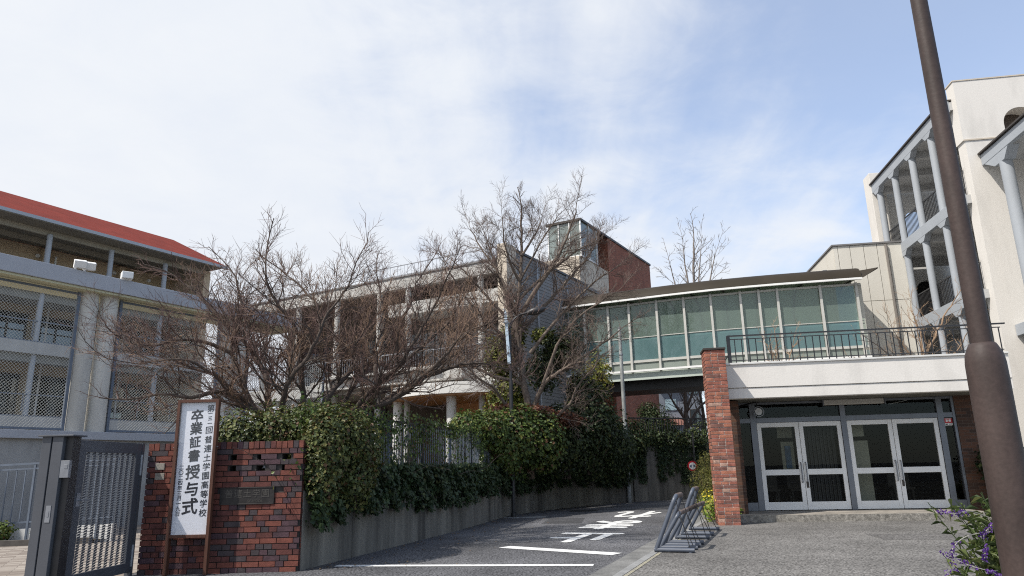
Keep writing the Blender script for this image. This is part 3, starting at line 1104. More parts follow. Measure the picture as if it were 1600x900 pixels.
# ================================================================ left school building (red roof)
LB = thing('school_building', 'long school building with a red sloping roof and open galleries behind the wire fence', 'building', (-22.25, 29.92, 0))
GF = Fr((-22.25, 29.92), U)
S0, S1 = -9.0, 10.4
mb = MB()
GF.box(mb, S0, S1, 3.0, 3.3, 0.5, 12.41)
mb.build('wall', M_beige, LB)
mb = MB()
GF.box(mb, S1 - 0.4, S1, -0.1, 12.0, 0.5, 12.35)
mb.build('end_wall', M_beige, LB)
for z0, z1 in ((6.62, 7.15), (9.42, 9.95), (3.4, 3.9)):
    mb = MB()
    GF.box(mb, S0, S1, -0.28, 3.0, z0, z1)
    mb.build('floor_slab', M_whitemid, LB)
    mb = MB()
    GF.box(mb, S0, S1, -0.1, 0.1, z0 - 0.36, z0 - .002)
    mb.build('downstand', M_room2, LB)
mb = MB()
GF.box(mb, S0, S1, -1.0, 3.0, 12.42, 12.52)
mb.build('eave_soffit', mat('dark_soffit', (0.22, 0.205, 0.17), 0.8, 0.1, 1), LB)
mb = MB()
GF.box(mb, S0, S1 + .4, -1.08, -0.96, 12.45, 12.60)
mb.build('gutter', M_bluegrey, LB)
mb = MB()
for t in (0.0, 1.5):
    GF.box(mb, S0, S1, t, t + 0.12, 12.16, 12.415)
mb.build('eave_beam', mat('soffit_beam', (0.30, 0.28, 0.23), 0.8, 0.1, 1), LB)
# roof: slope up to the ridge, hipped at the far end
mb = MB()
e0, e1 = GF.p(S0, -1.0, 12.6), GF.p(S1 + .45, -1.0, 12.6)
r0, r1 = GF.p(S0, 4.1, 15.12), GF.p(S1 + .35, 4.1, 15.12)
b0, b1 = GF.p(S0, 9.4, 12.6), GF.p(S1 + .45, 9.4, 12.6)
mb.quad(e0, e1, r1, r0)
mb.quad(r0, r1, b1, b0)
mb.add([e1, b1, r1], [(0, 1, 2)])
mb.add([e0, b0, r0], [(0, 2, 1)])
mb.quad(e0, b0, b1, e1)
mb.build('roof', M_red, LB)
for k in range(-4, 4):
    s = 1.8 + 2.93 * k
    if s > S1:
        continue
    mb = MB()
    q = GF.p(s, -0.05, 0)
    mb.cyl(q[0], q[1], 0.5, 12.2, 0.12, n=14)
    mb.build('column', M_bluegrey, LB, smooth=True)
# windows: a band of sliding sashes on every floor
rw = random.Random(3)
for z0, z1 in ((10.35, 11.42), (7.35, 9.0), (4.2, 6.1)):
    for k in range(5):
        a0 = S0 + 0.6 + k * 3.9
        a1 = a0 + 3.35
        mb = MB()
        GF.box(mb, a0, a1, 2.93, 2.998, z0, z0 + 0.07)
        GF.box(mb, a0, a1, 2.93, 2.998, z1 - 0.07, z1)
        for i in range(5):
            c = a0 + (a1 - a0) * i / 4
            GF.box(mb, c - 0.04, c + 0.04, 2.925, 2.997, z0, z1)
        GF.box(mb, a0, a1, 2.935, 2.996, (z0 + z1) / 2 - .03, (z0 + z1) / 2 + .03)
        w = mb.build('window', M_frame, LB)
        mb = MB()
        GF.quad(mb, a0, a1, 2.965, z0, z1)
        mb.build('pane', G_win, w)
        mb = MB()
        for i in range(4):
            if rw.random() < 0.45:
                c = a0 + (a1 - a0) * i / 4
                GF.quad(mb, c + .06, c + .06 + rw.uniform(.2, .5), 2.985, z0 + .05, z1 - .05)
        if mb.v:
            mb.build('curtain', M_curtain, w)
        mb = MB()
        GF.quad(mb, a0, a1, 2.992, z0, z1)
        mb.build('dark_backing', M_dark, w)  # flat near-black sheet standing in for the dimness behind the glass
for k in range(5):
    a = S0 + 2.1 + k * 3.9
    for s in (a, a + 1.9):
        mb = MB()
        mb.tube([GF.p(s, 2.99, 11.95), GF.p(s, 2.88, 11.95)], 0.10, 12)
        mb.build('gallery_lamp', M_lamp, LB, smooth=True)
for k in range(5):
    a = S0 + 0.1 + k * 3.9
    mb = MB()
    GF.box(mb, a + .1, a + .42, 2.6, 2.999, 0.5, 12.29)
    mb.build('pilaster', M_beige, LB)
    mb = MB()
    mb.tube([GF.p(a + .75, 2.7, 3.9), GF.p(a + .75, 2.7, 12.05)], 0.05, 8)
    mb.build('downpipe', M_lamp, LB)
for z in (7.15, 3.9):
    mb = MB()
    GF.box(mb, S0, S1, -0.2, -0.08, z, z + 0.06)
    mb.bar(GF.p(S0, -0.14, z + .95), GF.p(S1, -0.14, z + .95), 0.05)
    for i in range(12):
        q = S0 + (S1 - S0) * i / 11
        mb.bar(GF.p(q, -0.14, z + .22), GF.p(q, -0.14, z + .95), 0.04)
    mb.build('railing', M_bluesteel, LB)

# ================================================================ middle building
MBd = thing('classroom_building', 'white banded classroom building with open balconies seen through the bare trees', 'building', (-0.37, 27.0, 0))
MF = Fr((-0.37, 27.0), V)      # s runs to the left and away; t<0 is further back
L = 14.2
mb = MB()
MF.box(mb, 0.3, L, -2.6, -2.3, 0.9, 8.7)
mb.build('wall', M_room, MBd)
mb = MB()
MF.box(mb, -0.02, L, -0.1, 0.15, 8.7, 9.2)
mb.build('roof_fascia', M_whitemid, MBd, bevel=0.01)
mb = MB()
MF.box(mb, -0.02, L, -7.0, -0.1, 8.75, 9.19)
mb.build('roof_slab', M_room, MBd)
mb = MB()
MF.box(mb, -0.06, L, -7.05, 0.2, 9.2, 9.26)
mb.build('roof_edge', M_siding, MBd)
mb = MB()
MF.box(mb, 0.02, 5.6, -0.05, 0.10, 7.55, 8.08)
mb.build('spandrel', M_whitemid, MBd, bevel=0.01)
mb = MB()
MF.box(mb, 0.02, 5.6, -2.3, -0.05, 7.8, 7.9)
mb.build('spandrel_soffit', M_greypaint, MBd)
for z0, z1, e in ((4.45, 4.98, L), ):
    mb = MB()
    MF.box(mb, 0.02, e, -2.3, 0.25, z0, z1)
    mb.build('balcony_slab', M_whitemid, MBd, bevel=0.01)
mb = MB()
MF.box(mb, 2.2, 8.0, -0.3, 1.3, 4.98, 5.12)
MF.box(mb, 1.2, 9.0, 0.26, 1.05, 4.55, 4.97)
mb.build('canopy', M_whitemid, MBd, bevel=0.02)
for s in (1.0, 4.6, 6.15, 8.6, 11.0, 13.2):
    mb = MB()
    q = MF.p(s, 0.0, 0)
    mb.cyl(q[0], q[1], 0.9, 8.7, 0.13, n=14)
    mb.build('column', M_whitemid, MBd, smooth=True)
mb = MB()
mb.bar(MF.p(0.1, 0.15, 5.95), MF.p(L, 0.15, 5.95), 0.05)
for i in range(110):
    s = 0.1 + (L - .1) * i / 110
    mb.bar(MF.p(s, 0.15, 4.98), MF.p(s, 0.15, 5.95), 0.018)
mb.build('railing', M_steel, MBd)
mb = MB()
mb.bar(MF.p(0.4, -1.0, 10.15), MF.p(8, -1.0, 10.15), 0.03)
mb.bar(MF.p(0.4, -1.0, 9.7), MF.p(8, -1.0, 9.7), 0.02)
for i in range(40):
    s = 0.4 + 7.6 * i / 39
    mb.bar(MF.p(s, -1.0, 9.26), MF.p(s, -1.0, 10.15), 0.014)
mb.build('roof_railing', M_steel, MBd)
for z0, z1 in ((5.2, 7.3), (1.3, 4.0)):
    for k in range(4):
        a0 = 0.8 + k * 3.4
        a1 = a0 + 2.8
        if z0 < 2 and k < 2:
            continue
        mb = MB()
        for i in range(5):
            c = a0 + (a1 - a0) * i / 4
            MF.box(mb, c - .035, c + .035, -2.297, -2.22, z0, z1)
        MF.box(mb, a0, a1, -2.296, -2.225, z0, z0 + .07)
        MF.box(mb, a0, a1, -2.296, -2.225, z1 - .07, z1)
        w = mb.build('window', M_frame, MBd)
        mb = MB()
        MF.quad(mb, a0, a1, -2.25, z0, z1)
        mb.build('pane', G_win, w)
        mb = MB()
        for i in range(4):
            c = a0 + (a1 - a0) * i / 4
            if rw.random() < .5:
                MF.quad(mb, c + .05, c + rw.uniform(.3, .6), -2.27, z0, z1 - .1)
        if mb.v:
            mb.build('curtain', M_curtain, w)
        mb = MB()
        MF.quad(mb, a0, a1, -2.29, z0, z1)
        mb.build('dark_backing', M_dark, w)  # near-black sheet again, painting the dimness behind these panes
# ground floor porch: bowed canopy with a warm timber soffit, white columns, pale doors
mb = MB()
bow = []
n = 16
for i in range(n + 1):
    u = i / n
    s = -0.1 + 5.6 * u
    bow.append((s, 0.3 + 1.1 * math.sin(math.pi * u) ** 0.8))
pts_ = [MF.p(s, t, 0)[:2] for s, t in bow] + [MF.p(5.5, -2.2, 0)[:2], MF.p(-0.1, -2.2, 0)[:2]]
mb.poly(pts_, 4.02, 4.44)
mb.build('porch_canopy', M_white2, MBd)
mb = MB()
pts_ = [MF.p(s * .96 + .1, t - .12, 0)[:2] for s, t in bow] + [MF.p(5.3, -2.2, 0)[:2], MF.p(0.0, -2.2, 0)[:2]]
mb.poly(pts_, 3.97, 4.016)
mb.build('porch_soffit', M_orange, MBd)
mb = MB()
MF.box(mb, 0.2, 3.9, -2.2, -2.1, 3.35, 3.96)
mb.build('porch_timber_panel', M_orange, MBd)
mb = MB()
MF.box(mb, 0.2, 3.9, -2.1, -1.95, 2.95, 3.3)
MF.box(mb, 0.2, 0.5, -2.1, -1.95, 0.9, 2.95)
MF.box(mb, 2.2, 2.4, -2.1, -1.95, 0.9, 2.95)
MF.box(mb, 3.7, 3.9, -2.1, -1.95, 0.9, 2.95)
mb.build('entrance_frame', M_lbeige, MBd)
mb = MB()
MF.quad(mb, 0.5, 3.7, -2.05, 0.9, 2.95)
mb.build('entrance_glass', G_win, MBd)
for s, t in ((5.0, 0.1), (2.0, 0.6)):
    mb = MB()
    q = MF.p(s, t, 0)
    mb.cyl(q[0], q[1], 0.9, 4.02, 0.19, n=16)
    mb.build('porch_column', M_white2, MBd, smooth=True)
# fin wall and the grey sided flank
mb = MB()
MF.box(mb, -0.42, 0.0, -0.4, 0.35, 0.9, 9.75)
mb.build('fin_wall', M_lbeige, MBd, bevel=0.01)
mb = MB()
for i in range(60):
    z0 = 0.9 + i * 0.1445
    MF.extr(mb, [(-0.38, z0), (-0.39, z0 + .008), (-0.38, z0 + .14), (-0.3, z0 + .14), (-0.3, z0)], -7.2, -0.4)
mb.build('siding', M_siding, MBd)
mb = MB()
MF.box(mb, -0.44, -0.2, -7.2, -0.4, 9.57, 9.66)
mb.build('flank_coping', M_darkmetal, MBd)
for t in (-2.0, -4.8):
    mb = MB()
    mb.tube([MF.p(-0.48, t, 1), MF.p(-0.48, t, 9.5)], 0.045, 8)
    mb.build('downpipe', M_steel, MBd)
mb = MB()
MF.box(mb, -0.46, -0.40, -5.9, -5.2, 6.7, 7.6)
w = mb.build('window', M_alu, MBd)
mb = MB()
MF.box(mb, -0.475, -0.462, -5.84, -5.26, 6.76, 7.54)
mb.build('pane', G_win, w)

# ================================================================ brick tower with the glass lantern
TW = thing('brick_tower', 'tall red brick stair tower with a sloping top and a glass lantern beside it', 'tower', (3.6, 36.0, 0))
TF = Fr((3.6, 36.0), U)         # s away to the right, t>0 to the left
mb = MB()
TF.box(mb, 3.9, 11.0, 0.0, 1.35, 0.0, 14.0)
TF.box(mb, 4.2, 11.0, 1.35, 6.0, 0.0, 12.0)
mb.build('brick_wall', M_bricktower, TW)
mb = MB()
TF.box(mb, 0.15, 11.05, -0.06, 2.05, 14.0, 14.12)
mb.build('roof', M_frame, TW)
mb = MB()
TF.box(mb, 0.25, 2.3, 0.03, 1.93, 12.1, 14.0)
mb.build('glass_lantern', G_tower, TW)
mb = MB()
for s in (0.2, 1.25, 2.25):
    TF.box(mb, s, s + .06, -0.02, 0.04, 12.05, 14.0)
for t in (0.0, .64, 1.28, 1.9):
    TF.box(mb, 0.19, 0.26, t, t + .05, 12.05, 13.99)
TF.box(mb, 0.18, 2.3, -0.015, 1.95, 12.0, 12.09)
mb.build('lantern_frame', M_alu, TW)
mb = MB()
TF.box(mb, 0.9, 2.2, 0.7, 1.3, 12.1, 13.95)
mb.build('lantern_core', M_cream, TW)
mb = MB()
TF.box(mb, 2.3, 3.88, 1.2, 1.9, 10.6, 13.99)
TF.box(mb, 2.3, 2.6, 0.06, 1.2, 10.6, 13.99)
mb.build('grey_wall', mat('dark_grey_cladding', (0.12, 0.115, 0.11), 0.7, 0.1, 1), TW)
mb = MB()
TF.box(mb, 0.0, 3.88, 0.05, 6.2, 6.5, 11.99)
mb.build('beige_wall', M_lbeige, TW)
mb = MB()
TF.box(mb, -0.12, 3.9, -0.08, 6.3, 10.3, 10.45)
mb.build('ledge', M_siding, TW)

# ================================================================ glass footbridge
FB = thing('footbridge', 'curved glass footbridge with a bronze roof crossing over the road', 'footbridge', (8.0, 28.4, 4.6))
BP = [(13.45, 26.9), (12.0, 27.22), (10.51, 27.56), (9.4, 27.87), (8.28, 28.22), (7.3, 28.62), (6.43, 29.0), (5.39, 29.5), (4.11, 30.1), (2.9, 30.68), (1.7, 31.3)]


def bez(u):
    """point and outward (camera side) normal along the front of the bridge, u in 0..1"""
    k = u * (len(BP) - 1)
    i = min(int(k), len(BP) - 2)
    f = k - i
    a, b = Vector((*BP[i], 0)), Vector((*BP[i + 1], 0))
    p = a + (b - a) * f
    pa = Vector((*BP[max(i - 1, 0)], 0))
    pb = Vector((*BP[min(i + 2, len(BP) - 1)], 0))
    d0, d1 = (b - pa).normalized(), (pb - a).normalized()
    d = (d0 * (1 - f) + d1 * f).normalized()
    return p, Vector((d.y * -1, d.x, 0)) if (Vector((-d.y, d.x, 0)).y < 0) else Vector((d.y, -d.x, 0))


def run(mb, prof, u0=0.0, u1=1.0, k=30, mi=0, close=True):
    """profile of (out, z) points swept along the bridge"""
    n = len(prof)
    vs = []
    for i in range(k + 1):
        p, nn = bez(u0 + (u1 - u0) * i / k)
        for o_, z in prof:
            q = p + nn * o_
            vs.append((q.x, q.y, z))
    fs = []
    for i in range(k):
        for j in range(n if close else n - 1):
            j2 = (j + 1) % n
            fs.append((i * n + j, (i + 1) * n + j, (i + 1) * n + j2, i * n + j2))
    if close:
        fs += [tuple(range(n)), tuple(range((k + 1) * n - 1, k * n - 1, -1))]
    mb.add(vs, fs, mi)


mb = MB()
run(mb, [(0.40, 8.06), (0.36, 8.16), (0.26, 8.32), (0.08, 8.46), (-0.3, 8.58), (-1.6, 8.66), (-3.4, 8.5), (-3.4, 8.4), (-1.6, 8.5), (-0.4, 8.40), (0.1, 8.2), (0.3, 8.05)])
# pointed end of the roof over the right hand wall
p, nn = bez(0.0)
mb.build('roof', M_olive, FB, smooth=True)
mb = MB()
e = Vector((0.98, -0.2, 0))
A_, B_, C_ = p + nn * .40, p + nn * -0.2, p + nn * -1.6
mb.add([(*A_[:2], 8.02), (*(p + nn * -.05 + e * .75)[:2], 8.5), (*C_[:2], 8.62), (*B_[:2], 8.44), (*(p + nn * -.05 + e * .72)[:2], 8.44), (*(p + nn*.55)[:2], 7.99)],
       [(0, 1, 3), (1, 2, 3), (0, 5, 4, 1), (5, 3, 4)])
mb.build('roof_tip', M_olive, FB)
mb = MB()
run(mb, [(0.36, 7.96), (0.45, 7.96), (0.45, 8.035), (0.36, 8.035)])
mb.build('gutter', M_lamp, FB)
mb = MB()
run(mb, [(-3.2, 4.72), (0.0, 4.72), (0.0, 5.0), (-3.2, 5.0)])
mb.build('deck', M_siding, FB)
mb = MB()
run(mb, [(-2.6, 4.3), (-0.5, 4.3), (-0.5, 4.715), (-2.6, 4.715)])
mb.build('deck_beam', M_darkmetal, FB)
mb = MB()
run(mb, [(0.02, 4.66), (0.09, 4.66), (0.09, 4.98), (0.02, 4.98)])
mb.build('deck_fascia', mat('pale_green_steel', (0.48, 0.53, 0.47), 0.6, 0.06, 1), FB)
for z in (4.98, 5.10):
    pass
mb = MB()
run(mb, [(0.16, 4.98), (0.24, 4.98), (0.24, 5.06), (0.16, 5.06)])
mb.build('service_pipe', M_lamp, FB)
mb = MB()
run(mb, [(-0.02, 5.38), (0.05, 5.38), (0.05, 5.48), (-0.02, 5.48)])
run(mb, [(-0.01, 7.82), (0.06, 7.82), (0.06, 7.90), (-0.01, 7.90)])
mb.build('sill_rails', M_mull, FB)
mb = MB()
run(mb, [(-0.16, 6.33), (-0.12, 6.33), (-0.12, 6.37), (-0.16, 6.37)])
run(mb, [(0.005, 6.42), (0.025, 6.42), (0.025, 6.45), (0.005, 6.45)])
mb.build('handrail', M_mull, FB)
# far wall and curved ceiling seen through the glass
mb = MB()
run(mb, [(-3.1, 5.0), (-3.1, 6.6), (-2.9, 7.5), (-2.3, 8.05), (-1.2, 8.25), (0.0, 8.1)], close=False)
mb.build('inner_lining', mat('olive_lining', (0.50, 0.51, 0.40), 0.7, 0.06, 0.8), FB, smooth=True)
mb = MB()
for u in np.linspace(0.02, 0.98, 9):
    pts = []
    for o_, z in ((-3.02, 5.05), (-3.02, 6.6), (-2.82, 7.45), (-2.25, 7.98), (-1.2, 8.17), (-0.1, 8.02)):
        p, nn = bez(u)
        q = p + nn * o_
        pts.append((q.x, q.y, z))
    mb.tube(pts, 0.035, 6)
mb.build('inner_ribs', M_frame, FB)
# mullions where the photograph has them, panes between
MUS = [0.012, 0.10, 0.205, 0.265, 0.325, 0.425, 0.53, 0.64, 0.735, 0.80, 0.88, 0.98]
for u in MUS:
    p, nn = bez(u)
    mb = MB()
    d = Vector((-nn.y, nn.x, 0))
    f = Fr(p[:2], d[:2])
    tt = 1 if f.n.dot(nn) > 0 else -1
    f.box(mb, -0.045, 0.045, min(0, tt * 0.12), max(0, tt * 0.12), 4.98, 7.92)
    mb.build('mullion', M_mull, FB)
for a, b in zip(MUS[:-1], MUS[1:]):
    mb = MB()
    run(mb, [(0.0, 6.4), (0.0, 7.86)], a + .004, b - .004, 3, close=False)
    mb.build('pane', G_bridge, FB)
    mb = MB()
    run(mb, [(0.0, 5.46), (0.0, 6.4)], a + .004, b - .004, 3, close=False)
    mb.build('frosted_pane', G_teal, FB)
    mb = MB()
    run(mb, [(0.0, 5.0), (0.0, 5.4)], a + .004, b - .004, 3, close=False)
    mb.build('lower_panel', mat('grey_green_panel', (0.22, 0.25, 0.22), 0.6, 0.06, 1), FB)

# ================================================================ white panelled stair block right of the bridge
SB = thing('stair_block', 'cream panelled stair block between the glass bridge and the white gallery building', 'building', (14.6, 29.4, 0))
SF = Fr((14.19, 29.0), T)
mb = MB()
SF.box(mb, -0.55, 2.3, 0.03, 5.0, 3.0, 10.03)
mb.build('core', M_frame, SB)
mb = MB()
edges = [-0.58, -0.40, 0.09, 0.63, 1.16, 2.3]
for a, b in zip(edges[:-1], edges[1:]):
    for z0, z1 in ((3.0, 5.3), (5.32, 7.62), (7.64, 10.05)):
        SF.box(mb, a + .01, b - .01, 0.0, 0.028, z0, z1)
for k in range(5):
    for z0, z1 in ((3.0, 5.3), (5.32, 7.62), (7.64, 10.05)):
        SF.box(mb, -0.59, -0.56, 0.03 + k + .01, 1.03 + k - .01, z0, z1)
mb.build('cladding', M_creampanel, SB)
mb = MB()
SF.box(mb, -0.64, 2.3, -0.05, 5.05, 10.06, 10.13)
mb.build('coping', M_siding, SB)
for i in range(3):
    mb = MB()
    z = 9.35 - i * 0.32
    mb.tube([SF.p(-0.59, 1.2, z), SF.p(-0.75, 1.2, z), SF.p(-0.75, 1.55, z), SF.p(-0.59, 1.55, z)], 0.02, 6)
    mb.build('ladder_rung', M_steel, SB)
mb = MB()
SF.box(mb, -0.6, -0.3, -1.9, -0.012, 3.4, 7.95)
mb.build('side_return', M_creampanel, SB)
mb = MB()
mb.tube([SF.p(1.5, -0.06, 3.4), SF.p(1.5, -0.06, 10)], 0.06, 8)
mb.build('downpipe', mat('grey_brown_pipe', (0.2, 0.18, 0.16), .6, .1, 2), SB)

# ================================================================ white gallery building on the right
RB = thing('gallery_building', 'white three storey building with open galleries on thin pale columns', 'building', (17.0, 30.0, 0))
RF = Fr((17.02, 32.0), W)      # s towards the camera is negative; t<0 is to the right (inside)
SN, SFAR = -9.05, -1.15
mb = MB()
RF.box(mb, SN, SFAR, -2.75, -2.5, 3.0, 13.4)
RF.box(mb, SN, -3.2, -6, -2.75, 3.0, 9.5)
mb.build('back_wall', M_white2, RB)
mb = MB()
RF.box(mb, SFAR - .02, -0.35, -0.35, 0.28, 2.0, 14.1)
mb.build('end_pier', M_white, RB, bevel=0.015)


def arch_wall(mb, fr, t0, t1, s0, s1, z0, z1, a0, a1, zs, seg=14):
    """wall with one round-headed opening from a0 to a1, springing at zs"""
    fr.box(mb, s0, a0, t0, t1, z0, z1)
    fr.box(mb, a1, s1, t0, t1, z0, z1)
    r = (a1 - a0) / 2
    c = (a0 + a1) / 2
    for i in range(seg):
        b0, b1 = math.pi * (1 - i / seg), math.pi * (1 - (i + 1) / seg)
        x0, x1 = c + r * math.cos(b0), c + r * math.cos(b1)
        h0, h1 = zs + r * math.sin(b0), zs + r * math.sin(b1)
        fr.extr(mb, [(x0, h0), (x1, h1), (x1, z1), (x0, z1)], t0, t1)


EF = Fr(RF.p(SFAR + .25, -0.3, 0)[:2], T)
mb = MB()
for zb_, zt_ in ((10.0, 13.155), (6.7, 9.675), (3.4, 6.355)):
    arch_wall(mb, EF, 0.0, 0.25, 0.0, 2.3, zb_, zt_, 0.75, 1.75, zb_ + 1.75)
mb.build('arched_end_wall', M_white2, RB)
mb = MB()
EF.box(mb, 0.6, 1.9, 0.26, 0.5, 3.3, 9.6)  # dark block added so the lower two arches look shaded inside
mb.build('arch_dark_backing', M_dark, RB)
CS = [-1.66, -3.52, -5.42, -7.29]
for zb_, name in ((13.1, 'roof'), (9.62, 'floor'), (6.3, 'floor'), (3.0, 'floor')):
    mb = MB()
    RF.box(mb, SN, SFAR, -2.5, 0.1, zb_ + .06, zb_ + .36)
    mb.build(name + '_slab', M_greypaint, RB)
    mb = MB()
    RF.box(mb, SN, SFAR, 0.1, 0.25, zb_, zb_ + .4)
    for s in CS:
        RF.extr(mb, [(s - .42, zb_ + .02), (s - .17, zb_ - .2), (s + .17, zb_ - .2), (s + .42, zb_ + .02)], 0.02, 0.245)
    mb.build(name + '_fascia', M_bluegrey, RB, bevel=0.006)
    if name == 'roof':
        mb = MB()
        RF.box(mb, SN, SFAR + .05, -2.8, 0.32, zb_ + .41, zb_ + .47)
        mb.build('roof_edge', M_frame, RB)
    for s in CS:
        mb = MB()
        RF.box(mb, s - .12, s + .12, -2.5, 0.0, zb_ - .22, zb_ + .06)
        mb.build('cross_beam', M_greypaint, RB)
for zb_, zt_ in ((10.02, 12.9), (6.7, 9.42), (3.4, 6.1)):
    for s in CS:
        mb = MB()
        q = RF.p(s, 0.10, 0)
        mb.cyl(q[0], q[1], zb_, zt_, 0.135, n=16)
        mb.build('column', M_bluegrey, RB, smooth=True)
    ends = [SFAR] + CS + [SN]
    for b, a in zip(ends[:-1], ends[1:]):
        a2, b2 = a + .14, b - .14
        if b2 - a2 < .2:
            continue
        mb = MB()
        mb.bar(RF.p(a2, 0.02, zb_ + 1.0), RF.p(b2, 0.02, zb_ + 1.0), 0.045)
        mb.bar(RF.p(a2, 0.02, zb_ + .08), RF.p(b2, 0.02, zb_ + .08), 0.03)
        n = max(2, int((b2 - a2) / .115))
        for i in range(n + 1):
            s = a2 + (b2 - a2) * i / n
            mb.bar(RF.p(s, 0.02, zb_), RF.p(s, 0.02, zb_ + 1.0), 0.02)
        mb.build('railing', M_darkmetal, RB)
    for k in range(3):
        mb = MB()
        a = -3.0 - k * 1.9
        RF.box(mb, a - .9, a, -2.495, -2.46, zb_ + .02, zb_ + 2.1)
        mb.build('door', M_doorgrey, RB)
mb = MB()
EF2 = Fr(RF.p(SN, 0.0, 0)[:2], T)
EF2.box(mb, 0.05, 7.0, -0.3, 0.25, 0.0, 11.85)
arch_wall(mb, EF2, -0.3, 0.25, 0.0, 7.0, 11.85, 14.08, 1.37, 2.5, 12.35)
mb.build('end_wall', M_white, RB)
mb = MB()
EF2.box(mb, 0.0, 7.0, -0.33, -0.302, 11.82, 11.87)
EF2.box(mb, -0.025, 7.0, -0.32, 0.28, 14.085, 14.13)
mb.build('end_wall_mouldings', M_lbeige, RB)
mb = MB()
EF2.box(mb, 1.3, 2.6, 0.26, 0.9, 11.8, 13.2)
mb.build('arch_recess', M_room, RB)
mb = MB()
mb.tube([RF.p(SN + .5, 0.42, 3), RF.p(SN + .5, 0.42, 7.2), RF.p(SN + .5, .3, 7.4)], 0.07, 8)
mb.build('downpipe', M_lamp, RB)
# nearer gallery wing coming out of the end wall
q2 = EF2.p(0.58, -0.3, 0)
CF = Fr(q2[:2], W)
mb = MB()
CF.box(mb, -9, -0.02, -3.0, 0.0, 11.0, 11.25)
mb.build('wing_roof', M_greypaint, RB)
mb = MB()
CF.box(mb, -9, -0.02, 0.0, 0.16, 10.86, 11.24)
CF.extr(mb, [(-1.7, 10.87), (-1.35, 10.52), (-0.75, 10.52), (-0.12, 10.87)], -0.2, 0.15)
CF.extr(mb, [(-6.2, 10.87), (-5.75, 10.52), (-5.05, 10.52), (-4.5, 10.87)], -0.2, 0.15)
mb.build('wing_fascia', M_bluegrey, RB, bevel=0.008)
mb = MB()
CF.box(mb, -9, -0.02, -3.0, 0.24, 11.255, 11.31)
mb.build('wing_roof_edge', M_frame, RB)
mb = MB()
CF.box(mb, -9, -0.02, -3.0, 0.12, 5.0, 5.36)
CF.extr(mb, [(-1.6, 5.01), (-1.35, 4.75), (-0.75, 4.75), (-0.5, 5.01)], -0.2, 0.11)
mb.build('wing_floor', M_bluegrey, RB, bevel=0.008)
for s in (-1.1, -5.4):
    for z0, z1 in ((5.36, 10.53), (0.0, 4.76)):
        mb = MB()
        q = CF.p(s, -0.02, 0)
        mb.cyl(q[0], q[1], z0, z1, 0.19, n=20)
        mb.build('wing_column', M_bluegrey, RB, smooth=True)
mb = MB()
CF.box(mb, -9, -0.02, -3.2, -3.0, 0, 11.2)
mb.build('wing_back_wall', M_white2, RB)

# ================================================================ entrance annex with the terrace on top
AN = thing('entrance_annex', 'single storey entrance annex with glazed double doors under a white terrace parapet', 'building', (7.6, 17.4, 0))
PF = Fr((4.72, 16.27), T)       # parapet face
SE = 6.0
mb = MB()
PF.box(mb, 0.02, SE, 0.0, 0.28, 2.90, 3.42)
PF.box(mb, 0.02, SE, 0.02, 0.28, 2.66, 2.885)
PF.box(mb, 0.02, SE, 0.05, 0.28, 2.885, 2.90)
mb.build('parapet', M_white, AN, bevel=0.006)
mb = MB()
PF.box(mb, -0.02, SE, -0.035, 0.3, 3.42, 3.46)
mb.build('parapet_coping', M_white2, AN, bevel=0.004)
mb = MB()
mb.poly([PF.p(a_, b_, 0)[:2] for a_, b_ in ((0.02, .28), (SE, .28), (SE, 12), (2.7, 12), (0.3, 2.4), (0.02, 2.0))], 2.95, 3.3)
mb.build('terrace_deck', M_conc, AN)
mb = MB()
PF.box(mb, 0.02, SE, 0.28, 1.9, 2.68, 2.95)
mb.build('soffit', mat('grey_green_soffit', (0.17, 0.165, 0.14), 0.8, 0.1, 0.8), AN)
# railing
mb = MB()
mb.bar(PF.p(0.2, 0.12, 4.10), PF.p(SE + .1, 0.12, 4.10), 0.05, 0.03)
mb.bar(PF.p(0.2, 0.12, 4.02), PF.p(SE, 0.12, 4.02), 0.02)
mb.bar(PF.p(0.2, 0.12, 3.53), PF.p(SE, 0.12, 3.53), 0.02)
mb.bar(PF.p(0.22, 0.12, 3.44), PF.p(0.22, 0.12, 4.1), 0.07, 0.05)
mb.bar(PF.p(0.22, 0.12, 3.7), PF.p(0.05, 0.16, 3.45), 0.025)
n = 37
for i in range(n):
    s = 0.36 + 5.6 * i / (n - 1)
    mb.bar(PF.p(s, 0.12, 3.45), PF.p(s, 0.12, 4.03), 0.018)
mb.build('terrace_railing', M_darkmetal, AN)
# step
mb = MB()
PF.box(mb, 0.12, 5.2, 0.06, 1.9, 0.0, 0.15)
mb.build('step', M_stone, AN)
mb = MB()
PF.box(mb, 0.115, 5.205, 0.02, 0.0575, 0.0, 0.154)
mb.build('step_edge', M_stoneedge, AN)
# glazed front
DF = Fr((4.99, 17.82), T)
Z0 = 0.155
mb = MB()
for a0, a1 in ((0.34, 0.39), (0.72, 0.86), (2.80, 2.92), (4.95, 5.08), (5.28, 5.34)):
    DF.box(mb, a0, a1, -0.06, 0.06, Z0, 2.675)
for a0, a1 in ((0.39, 0.72), (0.86, 2.80), (2.92, 4.95), (5.08, 5.28)):
    DF.box(mb, a0, a1, -0.055, 0.055, 2.185, 2.30)
    DF.box(mb, a0, a1, -0.055, 0.055, 2.62, 2.674)
for a0, a1 in ((0.39, 0.72), (5.08, 5.28)):
    DF.box(mb, a0, a1, -0.05, 0.05, Z0, 0.34)
mb.build('front_frame', M_alud, AN, bevel=0.004)
for a0, a1 in ((0.39, 0.72), (5.08, 5.28)):
    mb = MB()
    DF.quad(mb, a0, a1, 0.0, 0.34, 2.185)
    mb.build('side_pane', G_door, AN)
